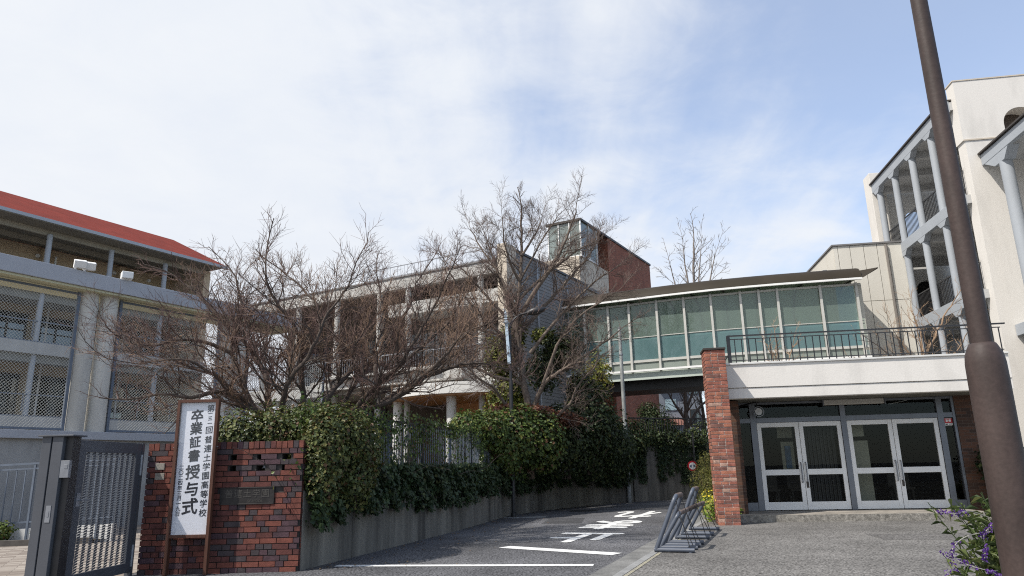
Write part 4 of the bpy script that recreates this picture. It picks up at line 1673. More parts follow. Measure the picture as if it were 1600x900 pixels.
for a0, a1 in ((0.39, 0.72), (0.86, 2.80), (2.92, 4.95), (5.08, 5.28)):
    mb = MB()
    DF.quad(mb, a0, a1, 0.0, 2.30, 2.62)
    mb.build('transom_pane', G_door, AN)
for j, (a0, a1) in enumerate(((0.868, 1.825), (1.835, 2.792), (2.928, 3.93), (3.94, 4.942))):
    mb = MB()
    for b0, b1 in ((a0, a0 + .095), (a1 - .095, a1)):
        DF.box(mb, b0, b1, -0.035, 0.02, Z0 + .01, 2.18)
    for z0, z1 in ((Z0 + .01, 0.345), (0.955, 1.085), (2.075, 2.18)):
        DF.box(mb, a0 + .095, a1 - .095, -0.034, 0.019, z0, z1)
    d = mb.build('door', M_alu, AN, bevel=0.004)
    for nm, z0, z1 in (('lower_pane', .345, .955), ('upper_pane', 1.085, 2.075)):
        mb = MB()
        DF.quad(mb, a0 + .095, a1 - .095, -0.005, z0, z1)
        mb.build(nm, G_door, d)
    hx = a1 - .05 if j % 2 == 0 else a0 + .05
    mb = MB()
    mb.tube([DF.p(hx, -0.04, .78), DF.p(hx, -0.085, .80), DF.p(hx, -0.085, 1.22), DF.p(hx, -0.04, 1.24)], 0.013, 8)
    mb.build('handle', M_steel, d)
    if j % 2 == 1:
        mb = MB()
        DF.box(mb, hx - .025, hx + .025, -0.05, -0.036, .66, .80)
        mb.build('lock', M_frame, d)
# brickwork either side and the shell of the hall behind the glass
mb = MB()
DF.box(mb, 5.342, 6.6, -0.08, 0.25, 0.0, 2.68)
mb.build('brick_side_wall', M_brickdark, AN)
mb = MB()
DF.box(mb, 0.12, 0.338, -1.0, 0.25, 0.0, 2.66)
mb.build('brick_side_wall', M_brickdark, AN)
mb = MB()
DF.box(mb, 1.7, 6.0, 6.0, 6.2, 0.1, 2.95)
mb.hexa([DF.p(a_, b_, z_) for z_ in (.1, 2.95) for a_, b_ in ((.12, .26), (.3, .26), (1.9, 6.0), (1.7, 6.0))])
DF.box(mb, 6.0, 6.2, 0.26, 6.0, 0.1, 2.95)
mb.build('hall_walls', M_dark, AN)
mb = MB()
mb.poly([DF.p(a_, b_, 0)[:2] for a_, b_ in ((.34, .07), (6, .07), (6, 6), (1.9, 6), (.34, .4))], .05, .15)
mb.build('hall_floor', mat('hall_floor', (0.03, 0.028, 0.026), 0.4, 0.2, 2), AN)
mb = MB()
DF.box(mb, 3.02, 3.5, .5, .6, 0.15, 1.72)
DF.box(mb, 3.02, 3.44, .5, .6, 1.82, 2.2)
mb.build('cream_partition', M_cream, AN)
mb = MB()
DF.box(mb, 1.56, 1.86, .9, .95, 1.0, 1.75)
DF.box(mb, 1.5, 1.86, .9, .95, 1.85, 2.25)
mb.build('notice_case', M_cream, AN)
mb = MB()
DF.box(mb, 1.64, 1.78, .88, .897, 1.1, 1.65)
mb.build('notice', mat('blue_notice', (0.14, 0.22, 0.34), .6, .3, 9), AN)
mb = MB()
for i in range(16):
    a = 2.05 + i * .045
    DF.box(mb, a, a + .03, .5 + .03 * (i % 2), .53 + .03 * (i % 2), 0.16, 2.4)
mb.build('curtain', mat('grey_curtain', (0.10, 0.10, 0.105), .9, .1, 3), AN)
mb = MB()
for a in (0.95, 1.7, 3.2, 4.1):
    DF.box(mb, a, a + .5, 1.0, 1.35, 0.55, 0.6)
    DF.box(mb, a, a + .5, 1.33, 1.36, 0.6, 0.92)
    for b in (a + .03, a + .43):
        DF.box(mb, b, b + .04, 1.02, 1.06, 0.15, .55)
        DF.box(mb, b, b + .04, 1.3, 1.34, 0.15, .55)
mb.build('hall_benches', mat('hall_bench', (0.07, 0.06, 0.05), .6, .1, 3), AN)

# brick pier at the left corner, laid brick by brick
PR = thing('brick_pier', 'weathered orange brick pier with pale mortar standing at the left end of the annex', 'pier', (4.45, 15.9, 0))
RFp = Fr((4.20, 15.66), T)
rb2 = random.Random(9)
PW, PDp, PH = 0.43, 0.66, 3.68
mb = MB()
RFp.box(mb, 0.006, PW - .006, 0.006, PDp, 0, PH - .02)
mb.build('mortar', M_mortar2, PR)
mb = MB()
z = 0.0
row = 0
while z + .06 < PH:
    h = 0.064 + rb2.uniform(-.004, .004)
    cuts = [0, .14 + rb2.uniform(-.02, .02), PW] if row % 2 == 0 else [0, .285 + rb2.uniform(-.03, .03), PW]
    if rb2.random() < .25:
        cuts = [0, .12, .27, PW]
    for a, b in zip(cuts[:-1], cuts[1:]):
        j = rb2.uniform(-.005, .006)
        RFp.box(mb, a + (0.006 if a > 0 else -.003), b - (0.006 if b < PW else -.003), -0.007 - j, 0.11, z, z + h, rb2.choices(range(4), [3.6, 3.6, 2, 1])[0])
    cuts = [.115, .33, .55, PDp] if row % 2 == 0 else [.115, .22, .44, PDp]
    for a, b in zip(cuts[:-1], cuts[1:]):
        for c0, c1 in ((PW - .1, PW + .006), (-.006, .1)):
            RFp.box(mb, c0, c1, a + .006, b - .006, z, z + h, rb2.choices(range(4), [3, 3.6, 2.4, .8])[0])
    z += h + 0.0115
    row += 1
mb.build('bricks', M_p, PR, bevel=0.006)
mb = MB()
RFp.box(mb, -0.025, PW + .02, -0.03, PDp, PH, PH + .045)
mb.build('cap', M_frame, PR, bevel=0.004)

# fittings on the annex
lt = thing('batten_light', 'long white batten light fixed under the terrace soffit above the doors', 'light', DF.p(3.1, -0.12, 2.52))
mb = MB()
DF.extr(mb, [(2.42, 2.545), (3.78, 2.545), (3.78, 2.675), (2.42, 2.675)], -0.22, -0.12)
mb.build('cover', mat('aged_lamp_cover', (0.48, 0.46, 0.42), 0.5, 0.08, 2), lt, bevel=0.02)
mb = MB()
DF.box(mb, 2.40, 2.418, -0.23, -0.11, 2.53, 2.678)
DF.box(mb, 3.782, 3.80, -0.23, -0.11, 2.53, 2.678)
mb.build('end_cap', M_alud, lt)
wl = thing('round_lamp', 'small round white lamp in a dark ring at the left of the glazed doors', 'lamp', DF.p(0.86, -0.3, 2.35))
c = Vector(DF.p(0.87, -0.42, 2.43))
mb = MB()
mb.disc(c, (-T[1] * -1, -T[0], 0), 0.082, 0.05, 24)
mb.build('face', mat('lamp_face', (0.55, 0.55, 0.54), .4, .15, 30), wl, smooth=True)
mb = MB()
ring = [(c + Vector((T[0], T[1], 0)) * (0.115 * math.cos(a)) + Vector((0, 0, 0.115 * math.sin(a))) + Vector((0.15, -.99, 0)) * .02) for a in np.linspace(0, 2 * math.pi, 29)]
mb.tube(ring, 0.011, 6, cap=False)
mb.build('guard_ring', M_steel, wl)
mb = MB()
mb.tube([c + Vector((0, 0, .1)), c + Vector((-.03, .05, .23)), Vector(DF.p(.5, -.1, 2.6))], 0.016, 6)
mb.build('arm', M_darkmetal, wl)
st = thing('warning_sticker', 'small red and white security sticker on the narrow pane right of the doors', 'sticker', DF.p(5.18, -0.02, 2.0))
mb = MB()
DF.box(mb, 5.095, 5.265, -0.012, -0.008, 2.055, 2.165)
mb.build('red_field', M_signred, st)
mb = MB()
DF.box(mb, 5.095, 5.265, -0.012, -0.008, 2.0, 2.054)
mb.build('white_field', M_lamp, st)
mb = MB()
DF.box(mb, 5.125, 5.17, -0.0135, -0.0125, 2.085, 2.135)
DF.box(mb, 5.185, 5.235, -0.0135, -0.0125, 2.085, 2.135)
DF.box(mb, 5.11, 5.25, -0.0135, -0.0125, 2.148, 2.156)
mb.build('mark', M_lamp, st)
mb = MB()
DF.box(mb, 5.11, 5.16, -0.0135, -0.0125, 2.015, 2.04)
DF.box(mb, 5.19, 5.25, -0.0135, -0.0125, 2.02, 2.038)
mb.build('print', M_frame, st)

# ================================================================ bicycle racks along the kerb
def rack(t0, ln, top, name, label):
    r_ = thing(name, label, 'bicycle rack', kp(t0 + ln / 2, 0.25), 'bicycle racks along the kerb')
    lean = 0.335 if top > .7 else 0.31
    a, b = kp(t0, 0, .035), kp(t0 + ln, 0, .035)
    at, bt = kp(t0 + .03, lean, top), kp(t0 + ln - .03, lean, top)
    A_, B_, AT, BT = (Vector(q) for q in (a, b, at, bt))
    pts = [A_, A_ + (AT - A_) * .86]
    c1 = A_ + (AT - A_) * .86
    e1 = AT + (BT - AT).normalized() * .10
    for u in (.25, .5, .75):
        pts.append((c1 * (1 - u) + AT * u) * (1 - u) + (AT * (1 - u) + e1 * u) * u)
    pts.append(e1)
    e2 = BT + (AT - BT).normalized() * .10
    c2 = B_ + (BT - B_) * .86
    pts.append(e2)
    for u in (.25, .5, .75):
        pts.append((e2 * (1 - u) + BT * u) * (1 - u) + (BT * (1 - u) + c2 * u) * u)
    pts += [c2, B_]
    mb = MB()
    mb.tube(pts, 0.032, 12)
    mb.build('hoop', M_rackblue, r_, smooth=True)
    mb = MB()
    mb.tube([e1, e2], 0.036, 12)
    mb.build('sleeve', M_rubber, r_, smooth=True)
    for t in (t0, t0 + ln):
        mb = MB()
        mb.tube([kp(t, -0.02, .045), kp(t, 0.56, .045)], 0.032, 10)
        for h in (.07, .5):
            p = kp(t, h)
            mb.cyl(p[0], p[1], 0.008, 0.02, 0.03, n=8)
        mb.build('foot', M_rackblue, r_, smooth=True)
        mb = MB()
        k = 7
        q0 = Vector(kp(t + (.05 if t == t0 else -.05), lean * .97, top * .97))
        q1 = Vector(kp(t, .5, .06))
        mb.tube([q0 + (q1 - q0) * (i / k) for i in range(k + 1)], 0.0065, 5)
        mb.build('stay', M_darkmetal, r_)
    return r_


rack(0.0, 0.72, 0.80, 'bicycle_rack', 'tall blue grey bicycle hoop nearest the camera on the kerb')
rack(2.0, 0.75, 0.83, 'bicycle_rack', 'tall blue grey bicycle hoop standing further back by the yellow flower bed')
rack(0.36, 2.3, 0.53, 'bicycle_rack', 'low long bicycle hoop starting beside the nearest tall hoop')
rack(1.15, 2.6, 0.53, 'bicycle_rack', 'low long bicycle hoop reaching nearest to the brick pier')

# ================================================================ foreground lamp post
pp = thing('lamp_post', 'thick dark brown lamp post with a wider rounded base rising past the right edge', 'lamp post', (2.635, 4.0, 0))
mb = MB()
prof = [(0.0, .099), (1.66, .101), (1.76, .1), (1.81, .094), (1.85, .078), (1.87, .068), (1.875, .058)]
mb.tube([(2.635, 4.0, z) for z, r in prof], [r for z, r in prof], 32)
mb.build('base', M_brown, pp, smooth=True)
mb = MB()
mb.tube([(2.635, 4.0, 1.87), (2.635, 4.0, 3.2), (2.635, 4.0, 5.6)], [.055, .050, .042], 28)
mb.build('shaft', M_brown, pp, smooth=True)

# ================================================================ road side lamp with curved arm
sl = thing('street_lamp', 'slim black street lamp with a curved arm standing by the retaining wall', 'street lamp', (-0.09, 19.75, 0))
X, Y = -0.09, 19.75
mb = MB()
mb.tube([(X, Y, 0), (X, Y, 0.12), (X, Y, 0.13), (X, Y, 3.55), (X, Y, 3.56), (X, Y, 5.0)], [.075, .075, .055, .055, .042, .042], 12)
mb.build('pole', M_darkmetal, sl, smooth=True)
mb = MB()
arc = [(X, Y, 4.9)] + [(X + .52 * (1 - math.cos(a)), Y, 5.0 + .48 * math.sin(a)) for a in np.linspace(0, 1.25, 8)] + [(X + .62, Y, 5.52)]
mb.tube(arc, 0.034, 8)
mb.build('arm', M_darkmetal, sl, smooth=True)
mb = MB()
secs = []
for i in range(9):
    u = i / 8
    wdt = .125 * math.sin(math.pi * min(.98, .12 + u * .80)) + .02
    secs.append(((X + .50 + .52 * u, Y, 5.46 + .17 * u), wdt))
mb.tube([q for q, w in secs], [w for q, w in secs], 10)
hd = mb.build('lamp_head', M_darkmetal, sl, smooth=True)
for v in hd.data.vertices:
    v.co.z = v.co.z * 0.8 + 0.03
mb = MB()
mb.bar((X + .62, Y, 5.47), (X + .94, Y, 5.575), 0.1, 0.03)
mb.build('lens', M_alud, sl)
bn = thing('banner_panel', 'narrow pale blue panel sign seen edge on beside the street lamp', 'sign', (-0.24, 19.75, 4.0))
mb = MB()
mb.hexa([(-.165, 19.62, 4.05), (-.075, 19.62, 4.05), (-.075, 20.05, 4.05), (-.165, 20.05, 4.05), (-.25, 19.62, 5.62), (-.16, 19.62, 5.5), (-.16, 20.05, 5.5), (-.25, 20.05, 5.62)])
mb.build('panel', M_banner, bn, bevel=0.01)
mb = MB()
for z in (4.35, 5.2):
    mb.bar((-.2, 19.75, z), (-.09, 19.75, z), 0.03)
    mb.bar((-.27 if z > 5 else -.2, 19.6, z), (-.11, 19.6, z), 0.05, .02)
mb.build('bracket', M_steel, bn)

pl2 = thing('utility_pole', 'thin pale grey pole at the road bend in front of the glass footbridge', 'pole', (3.95, 26.2, 0))
mb = MB()
mb.tube([(3.95, 26.2, 0), (3.95, 26.2, 2.6), (3.95, 26.2, 6.2)], [.074, .074, .06], 12)
mb.build('shaft', mat('weathered_grey_pole', (0.30, 0.31, 0.30), .7, .35, 3, stretch=(1, 1, .6)), pl2, smooth=True)
mb = MB()
mb.cyl(3.95, 26.2, 6.2, 6.24, .07, n=12)
for z in (2.62, 5.2):
    mb.cyl(3.95, 26.2, z, z + .05, .082, n=12)
mb.build('bands', M_steel, pl2)

# round traffic sign at the bend
rs = thing('traffic_sign', 'small round red rimmed traffic sign on a thin post at the road bend', 'sign', (5.98, 24.7, 0))
mb = MB()
mb.tube([(5.98, 24.72, 0), (5.98, 24.72, 2.3)], 0.028, 8)
mb.build('post', M_darkmetal, rs)
c = Vector((5.88, 24.66, 1.2))
mb = MB()
mb.disc(c, (0, -1, 0), 0.165, 0.012, 28)
mb.build('rim', M_signred, rs)
mb = MB()
mb.disc(c + Vector((0, -.0125, 0)), (0, -1, 0), 0.115, 0.004, 28)
mb.build('face', M_lamp, rs)
mb = MB()
for sgn in (-1, 1):
    x0 = c.x + sgn * .092
    x1 = c.x + sgn * .03
    mb.hexa([(x0, c.y - .019, c.z - .012), (x1, c.y - .019, c.z - .06), (x1, c.y - .0175, c.z - .06), (x0, c.y - .0175, c.z - .012),
             (x0, c.y - .019, c.z + .012), (x1, c.y - .019, c.z + .05), (x1, c.y - .0175, c.z + .05), (x0, c.y - .0175, c.z + .012)])
mb.build('mark', M_signblue, rs)

# fence with upright bars on the retaining wall
rf = thing('bar_fence', 'dark metal fence of thin upright bars on the retaining wall half hidden by creepers', 'fence', (-1.5, 16.0, 1.02))
FP = [Vector((*p, 0)) + Vector((-.14, .04, 0)) for p in WALLPATH]
mb, mbl, mbar = MB(), MB(), MB()
for i in range(1, len(FP) - 1):
    a, b = FP[i], FP[i + 1]
    mb.bar((*a[:2], 2.12), (*b[:2], 2.12), 0.045, 0.03)
    mbl.bar((*a[:2], 1.15), (*b[:2], 1.15), 0.03, 0.03)
    n = int((b - a).length / 0.1)
    for k in range(n):
        p = a + (b - a) * ((k + .5) / n)
        mbar.bar((*p[:2], 1.15), (*p[:2], 2.1), 0.014)
mb.build('top_rail', M_darkmetal, rf)
mbl.build('bottom_rail', M_darkmetal, rf)
mbar.build('bars', M_bluesteel, rf)
for i in range(1, len(FP)):
    mp_ = MB()
    mp_.bar((*FP[i][:2], 0.95), (*FP[i][:2], 2.1), 0.07)
    mp_.build('post', M_bluesteel if i % 2 == 0 else M_darkmetal, rf)
ff = thing('bar_fence', 'dark bar fence along the top of the taller far retaining wall', 'fence', (5.8, 27.5, 1.92))
FQ = [Vector((*p, 0)) + Vector((-.06, .12, 0)) for p in FARWALL]
mb, mbl, mbar = MB(), MB(), MB()
for i in range(len(FQ) - 1):
    a, b = FQ[i], FQ[i + 1]
    mb.bar((*a[:2], 2.95), (*b[:2], 2.95), 0.05)
    mbl.bar((*a[:2], 2.02), (*b[:2], 2.02), 0.03)
    n = int((b - a).length / 0.11)
    for k in range(n):
        p = a + (b - a) * ((k + .5) / n)
        mbar.bar((*p[:2], 2.0), (*p[:2], 2.94), 0.018)
mb.build('top_rail', M_darkmetal, ff)
mbl.build('bottom_rail', M_darkmetal, ff)
mbar.build('bars', M_darkmetal, ff)

# ================================================================ far blocks seen under the bridge
fb = thing('apartment_block', 'distant blue grey apartment block seen below the footbridge with bare branches in front', 'building', (14.3, 60, 0))
mb = MB()
mb.box(11.8, 15.3, 59, 66, 0, 9.0)
mb.build('wall', M_bluewall, fb)
mb = MB()
for k in range(2):
    mb.box(11.7, 13.6, 58.6, 59.0, 4.35 + 2.9 * k, 4.85 + 2.9 * k)
mb.build('balcony', M_pinkbrick, fb)
for x0, x1, z0, z1 in ((12.3, 13.2, 3.0, 4.3), (12.2, 13.2, 5.5, 6.5)):
    mb = MB()
    mb.box(x0, x1, 58.95, 58.985, z0, z1)
    w = mb.build('window', M_alud, fb)
    mb = MB()
    mb.box(x0 + .06, x1 - .06, 58.93, 58.945, z0 + .06, z1 - .06)
    mb.build('pane', mat('pale_blue_pane', (0.32, 0.42, 0.45), .2, .1, 1, spec=.6), w)
for k in range(3):
    mb = MB()
    mb.box(14.2, 15.0, 58.95, 58.985, 1.6 + 2.6 * k, 3.0 + 2.6 * k)
    w = mb.build('window', M_frame, fb)
    mb = MB()
    mb.box(14.26, 14.94, 58.93, 58.945, 1.66 + 2.6 * k, 2.94 + 2.6 * k)
    mb.build('pane', G_win, w)

# ================================================================ trees
def smooth_path(pts, k=4):
    P = [Vector(p) for p in pts]
    out = []
    for i in range(len(P) - 1):
        p0, p1, p2, p3 = P[max(i - 1, 0)], P[i], P[i + 1], P[min(i + 2, len(P) - 1)]
        for j in range(k):
            t = j / k
            out.append(0.5 * ((2 * p1) + (p2 - p0) * t + (2 * p0 - 5 * p1 + 4 * p2 - p3) * t * t + (3 * p1 - p0 - 3 * p2 + p3) * t ** 3))
    out.append(P[-1])
    return out


def wander(p, d, L, n, rnd, wob, lift):
    pts = [Vector(p)]
    d = Vector(d).normalized()
    for i in range(n):
        d = d + Vector((rnd.gauss(0, wob), rnd.gauss(0, wob), rnd.gauss(0, wob) + lift))
        d.normalize()
        pts.append(pts[-1] + d * (L / n))
    return pts, d


def grow(mb, p, d, L, r, lev, rnd, pr, alt=0):
    n = pr['seg'][lev]
    pts, dl = wander(p, d, L, n, rnd, pr['wob'][lev], pr['lift'][lev])
    rr = [r + (r * pr['tip'] - r) * i / n for i in range(n + 1)]
    mb.tube(pts, rr, 5 if r > .02 else (4 if r > .009 else 3), alt if (alt and lev < 2) else pr['mi'][lev], cap=False)
    if lev == 0:
        return
    cnt = pr['cnt'][lev]
    cnt = max(1, int(L / cnt + rnd.random()))
    for i in range(cnt):
        u = pr['from'][lev] + (1 - pr['from'][lev]) * (i + rnd.random()) / cnt
        k = min(int(u * n), n - 1)
        f = u * n - k
        q = pts[k] + (pts[k + 1] - pts[k]) * f
        dd = (pts[k + 1] - pts[k]).normalized()
        side = dd.orthogonal().normalized()
        side.rotate(Matrix.Rotation(rnd.uniform(0, 6.28), 3, dd))
        ang = rnd.uniform(*pr['ang'][lev])
        nd = dd * math.cos(ang) + side * math.sin(ang)
        nd.z += pr['up'][lev]
        nd.normalize()
        LL = L * rnd.uniform(*pr['len'][lev]) * (1.15 - 0.5 * u)
        grow(mb, q, nd, LL, max(r * pr['rr'] * (1 - .4 * u), pr['rmin']), lev - 1, rnd, pr, alt)


def limb_tree(name, label, limbs, rad, base, mats, pr, seed, sec, seclen, group=None, secfrom=0.3, top=0.25, bias=None):
    rnd = random.Random(seed)
    tr = thing(name, label, 'tree', base, group)
    tm, cm = MB(), MB()
    for li, lm in enumerate(limbs):
        pts = smooth_path(lm)
        pts = [p + Vector((rnd.gauss(0, .012), rnd.gauss(0, .012), rnd.gauss(0, .012))) for p in pts]
        r0 = rad[li] if isinstance(rad, (list, tuple)) else rad
        n = len(pts)
        rr = [r0 * (1 - (1 - top) * (i / (n - 1)) ** 0.85) for i in range(n)]
        tm.tube(pts, rr, 9)
        cum = [0]
        for i in range(1, n):
            cum.append(cum[-1] + (pts[i] - pts[i - 1]).length)
        Ltot = cum[-1]
        cnt = int(Ltot * (1 - secfrom) / sec) + 1
        for c in range(cnt):
            s = Ltot * (secfrom + (1 - secfrom) * (c + rnd.random()) / cnt)
            i = max(0, min(n - 2, next((k for k in range(n - 1) if cum[k + 1] >= s), n - 2)))
            f = (s - cum[i]) / max(1e-6, cum[i + 1] - cum[i])
            q = pts[i] + (pts[i + 1] - pts[i]) * f
            dd = (pts[i + 1] - pts[i]).normalized()
            side = dd.orthogonal().normalized()
            side.rotate(Matrix.Rotation(rnd.uniform(0, 6.28), 3, dd))
            ang = rnd.uniform(0.5, 1.15)
            nd = dd * math.cos(ang) + side * math.sin(ang)
            nd.z += pr['up'][3]
            if bias:
                nd += Vector(bias)
            u = s / Ltot
            grow(cm, q, nd.normalized(), rnd.uniform(*seclen) * (1.15 - .45 * u), max(rr[i] * 0.40, .009), pr['lev'], rnd, pr, 2 if pr.get('alt') and rnd.random() < pr['alt'] else 0)
        # the limb's own tip carries on as twigs
        grow(cm, pts[-1], (pts[-1] - pts[-3]).normalized(), seclen[1] * .8, rr[-1], pr['lev'], rnd, pr)
    tm.build('trunk', mats[0], tr, smooth=True)
    cm.build('crown', mats[1:], tr)
    return tr


PR_PLUM = dict(seg=[2, 3, 5, 5], wob=[.16, .22, .20, .15], lift=[.04, .06, .04, .02], tip=.45, mi=[1, 1, 0, 0], cnt=[0, .075, .105, .2],
               **{'from': [0, .1, .15, .2]}, ang=[(0, 0), (.5, 1.0), (.5, 1.15), (.5, 1.1)], up=[0, .22, .28, .12], len=[(0, 0), (.35, .75), (.32, .62), (.4, .7)],
               rr=.50, rmin=.0031, lev=2, alt=.38)
LA = [
    [(-4.0, 12.45, .95), (-3.96, 12.40, 1.78), (-4.15, 12.40, 2.16), (-4.39, 12.20, 2.28), (-4.84, 11.90, 2.58), (-5.24, 11.70, 2.49), (-5.53, 11.60, 2.51)],
    [(-4.0, 12.42, 1.6), (-4.15, 12.40, 2.10), (-4.55, 12.50, 2.41), (-4.80, 12.60, 2.94), (-5.07, 12.70, 3.46), (-4.99, 12.90, 4.04), (-5.13, 13.00, 4.64)],
    [(-3.94, 12.5, .95), (-3.94, 12.50, 1.78), (-4.35, 12.80, 2.35), (-4.47, 13.00, 2.83), (-4.89, 13.30, 3.47), (-5.60, 13.60, 4.16), (-6.37, 13.80, 4.87)],
    [(-3.7, 12.5, .95), (-3.67, 12.50, 1.77), (-3.68, 12.60, 2.41), (-3.69, 12.40, 2.97), (-3.74, 12.10, 3.69), (-4.03, 11.90, 4.11), (-4.20, 11.80, 4.54)],
    [(-3.66, 12.6, .95), (-3.64, 12.60, 1.78), (-3.32, 12.70, 2.47), (-3.15, 13.00, 2.86), (-2.96, 13.30, 3.29), (-3.45, 13.40, 3.83), (-3.88, 13.60, 4.51), (-4.35, 13.80, 5.0)],
    [(-5.0, 12.68, 3.35), (-5.60, 12.30, 3.56), (-6.10, 12.00, 3.41), (-6.4, 11.90, 3.42)],
    [(-4.39, 12.20, 2.28), (-4.89, 11.80, 2.81), (-5.36, 11.40, 3.08), (-5.92, 11.20, 2.96)],
    [(-3.94, 12.45, 1.5), (-3.94, 12.40, 1.78), (-3.87, 12.00, 2.28), (-3.63, 11.60, 2.75), (-3.26, 11.50, 3.21), (-3.03, 11.50, 3.78), (-2.72, 11.5, 4.2)],
]
limb_tree('plum_tree', 'low wide bare plum tree with twisted dark limbs and reddish twigs behind the gate wall', LA,
          [.085, .075, .085, .07, .075, .042, .042, .06], (-3.95, 12.45, .95), (M_bark, M_bark, M_twig, M_twig_lit), PR_PLUM, 4, .088, (.7, 1.35), bias=(-.05, 0, .1), secfrom=.34)
LBm = [
    [(-2.95, 12.9, .95), (-2.93, 12.90, 1.66), (-2.86, 12.80, 2.21), (-2.41, 12.70, 2.36), (-1.84, 12.60, 2.64), (-1.48, 12.60, 2.89), (-1.04, 12.50, 3.01), (-0.62, 12.50, 3.06)],
    [(-2.97, 12.9, 1.4), (-2.98, 13.00, 2.15), (-2.45, 12.90, 2.78), (-1.97, 12.70, 3.17), (-1.62, 12.60, 3.75), (-1.31, 12.50, 4.26)],
    [(-2.45, 12.90, 2.78), (-2.60, 13.30, 3.42), (-2.49, 13.60, 4.09), (-2.67, 13.80, 4.92)],
    [(-1.84, 12.60, 2.64), (-1.23, 12.20, 3.11), (-0.78, 12.00, 3.50), (-0.33, 11.80, 3.67)],
    [(-2.45, 12.9, 2.75), (-1.8, 13.2, 3.4), (-1.25, 13.5, 4.0), (-.95, 13.6, 4.5)],
    [(-1.5, 12.6, 2.88), (-.95, 12.9, 3.4), (-.5, 13.1, 3.8)],
    [(-2.9, 13.0, 2.1), (-2.2, 13.6, 2.7), (-1.5, 14.0, 3.1), (-.8, 14.2, 3.3)],
    [(-3.02, 13.0, .95), (-3.02, 13.00, 1.78), (-3.19, 13.40, 2.38), (-3.00, 13.80, 3.01), (-2.59, 14.20, 3.69), (-2.13, 14.50, 4.54), (-2.02, 14.60, 5.1)],
]
limb_tree('plum_tree', 'bare plum tree with a long limb reaching right over the bar fence', LBm,
          [.075, .07, .045, .035, .04, .03, .045, .065], (-2.97, 12.95, .95), (M_bark, M_bark, M_twig, M_twig_lit), PR_PLUM, 8, .092, (.6, 1.3), bias=(.05, 0, .1), secfrom=.36)

PR_T2 = dict(seg=[2, 3, 5, 6], wob=[.14, .16, .14, .10], lift=[.01, .02, .03, .03], tip=.4, mi=[1, 1, 0, 0], cnt=[0, .062, .10, .26],
             **{'from': [0, .1, .12, .2]}, ang=[(0, 0), (.45, .9), (.45, .95), (.4, .8)], up=[0, .06, .10, .12], len=[(0, 0), (.35, .7), (.3, .58), (.35, .6)],
             rr=.50, rmin=.0038, lev=2)
T2 = [
    [(0.39, 21.5, .95), (0.39, 21.50, 2.00), (0.41, 21.50, 2.93), (0.28, 21.50, 3.69), (0.19, 21.50, 4.66), (0.13, 21.50, 5.65), (0.24, 21.50, 6.86), (0.34, 21.60, 8.0), (0.33, 21.60, 8.9)],
    [(0.42, 21.5, 2.5), (0.53, 21.50, 2.93), (0.88, 21.30, 3.66), (1.54, 21.00, 4.08), (2.39, 20.80, 4.59), (3.05, 20.60, 5.02)],
    [(0.28, 21.50, 3.69), (-0.44, 21.30, 3.88), (-1.10, 21.20, 4.16), (-1.75, 21.00, 4.63)],
    [(0.19, 21.50, 4.66), (-0.11, 22.00, 6.17), (-0.50, 22.40, 7.54), (-0.81, 22.70, 8.7)],
    [(0.13, 21.50, 5.65), (0.77, 21.00, 6.52), (1.32, 20.70, 7.22), (1.77, 20.50, 8.16), (2.0, 20.40, 8.8)],
    [(0.16, 21.50, 5.25), (0.99, 22.00, 6.14), (1.76, 22.40, 7.06), (2.56, 22.70, 7.99), (2.9, 23.00, 8.6)],
    [(0.24, 21.50, 6.86), (-0.17, 21.00, 7.75), (-0.25, 20.80, 8.72)],
    [(0.32, 21.50, 7.69), (0.83, 21.90, 8.6), (1.0, 22.00, 9.1)],
    [(0.19, 21.50, 4.66), (-0.78, 20.70, 5.51), (-1.40, 20.30, 6.20), (-1.84, 20.00, 6.9)],
    [(0.41, 21.50, 2.7), (-0.08, 21.00, 2.72), (-0.52, 20.60, 3.43), (-1.05, 20.20, 3.76), (-1.48, 20.00, 4.28)],
    [(0.42, 21.50, 2.6), (0.68, 21.50, 2.93), (1.17, 21.00, 2.69), (1.58, 20.80, 3.03), (1.86, 20.60, 3.55), (2.34, 20.50, 4.08), (2.44, 20.40, 4.53)],
    [(0.88, 21.30, 3.66), (1.29, 21.00, 4.75), (1.87, 20.80, 5.47), (2.63, 20.60, 5.98), (3.0, 20.50, 6.2)],
    [(0.19, 21.5, 5.2), (-.6, 21.4, 6.2), (-1.3, 21.3, 7.0), (-1.8, 21.2, 7.5)],
    [(0.13, 21.5, 5.9), (-.4, 21.8, 7.2), (-1.0, 22.0, 8.2), (-1.3, 22.1, 8.8)],
    [(0.2, 21.5, 6.3), (1.2, 21.6, 7.2), (2.1, 21.7, 7.9), (2.7, 21.8, 8.2)],
    [(0.5, 21.5, 4.6), (1.5, 21.3, 5.8), (2.5, 21.2, 6.7), (3.3, 21.1, 7.2)],
    [(0.24, 21.5, 6.86), (.9, 21.3, 8.0), (1.5, 21.2, 8.9)],
    [(0.2, 21.5, 5.0), (-.9, 21.2, 5.3), (-1.7, 21.0, 5.7), (-2.1, 20.9, 6.0)],
]
limb_tree('zelkova_tree', 'tall bare tree with many upright limbs and a fine twiggy crown beside the street lamp', T2,
          [.15, .10, .075, .085, .085, .08, .05, .045, .07, .07, .065, .06, .06, .055, .055, .06, .045, .05], (0.39, 21.5, .95), (M_bark2, M_bark2, M_twig2), PR_T2, 21, .14, (.7, 1.35), secfrom=.33, top=.2)

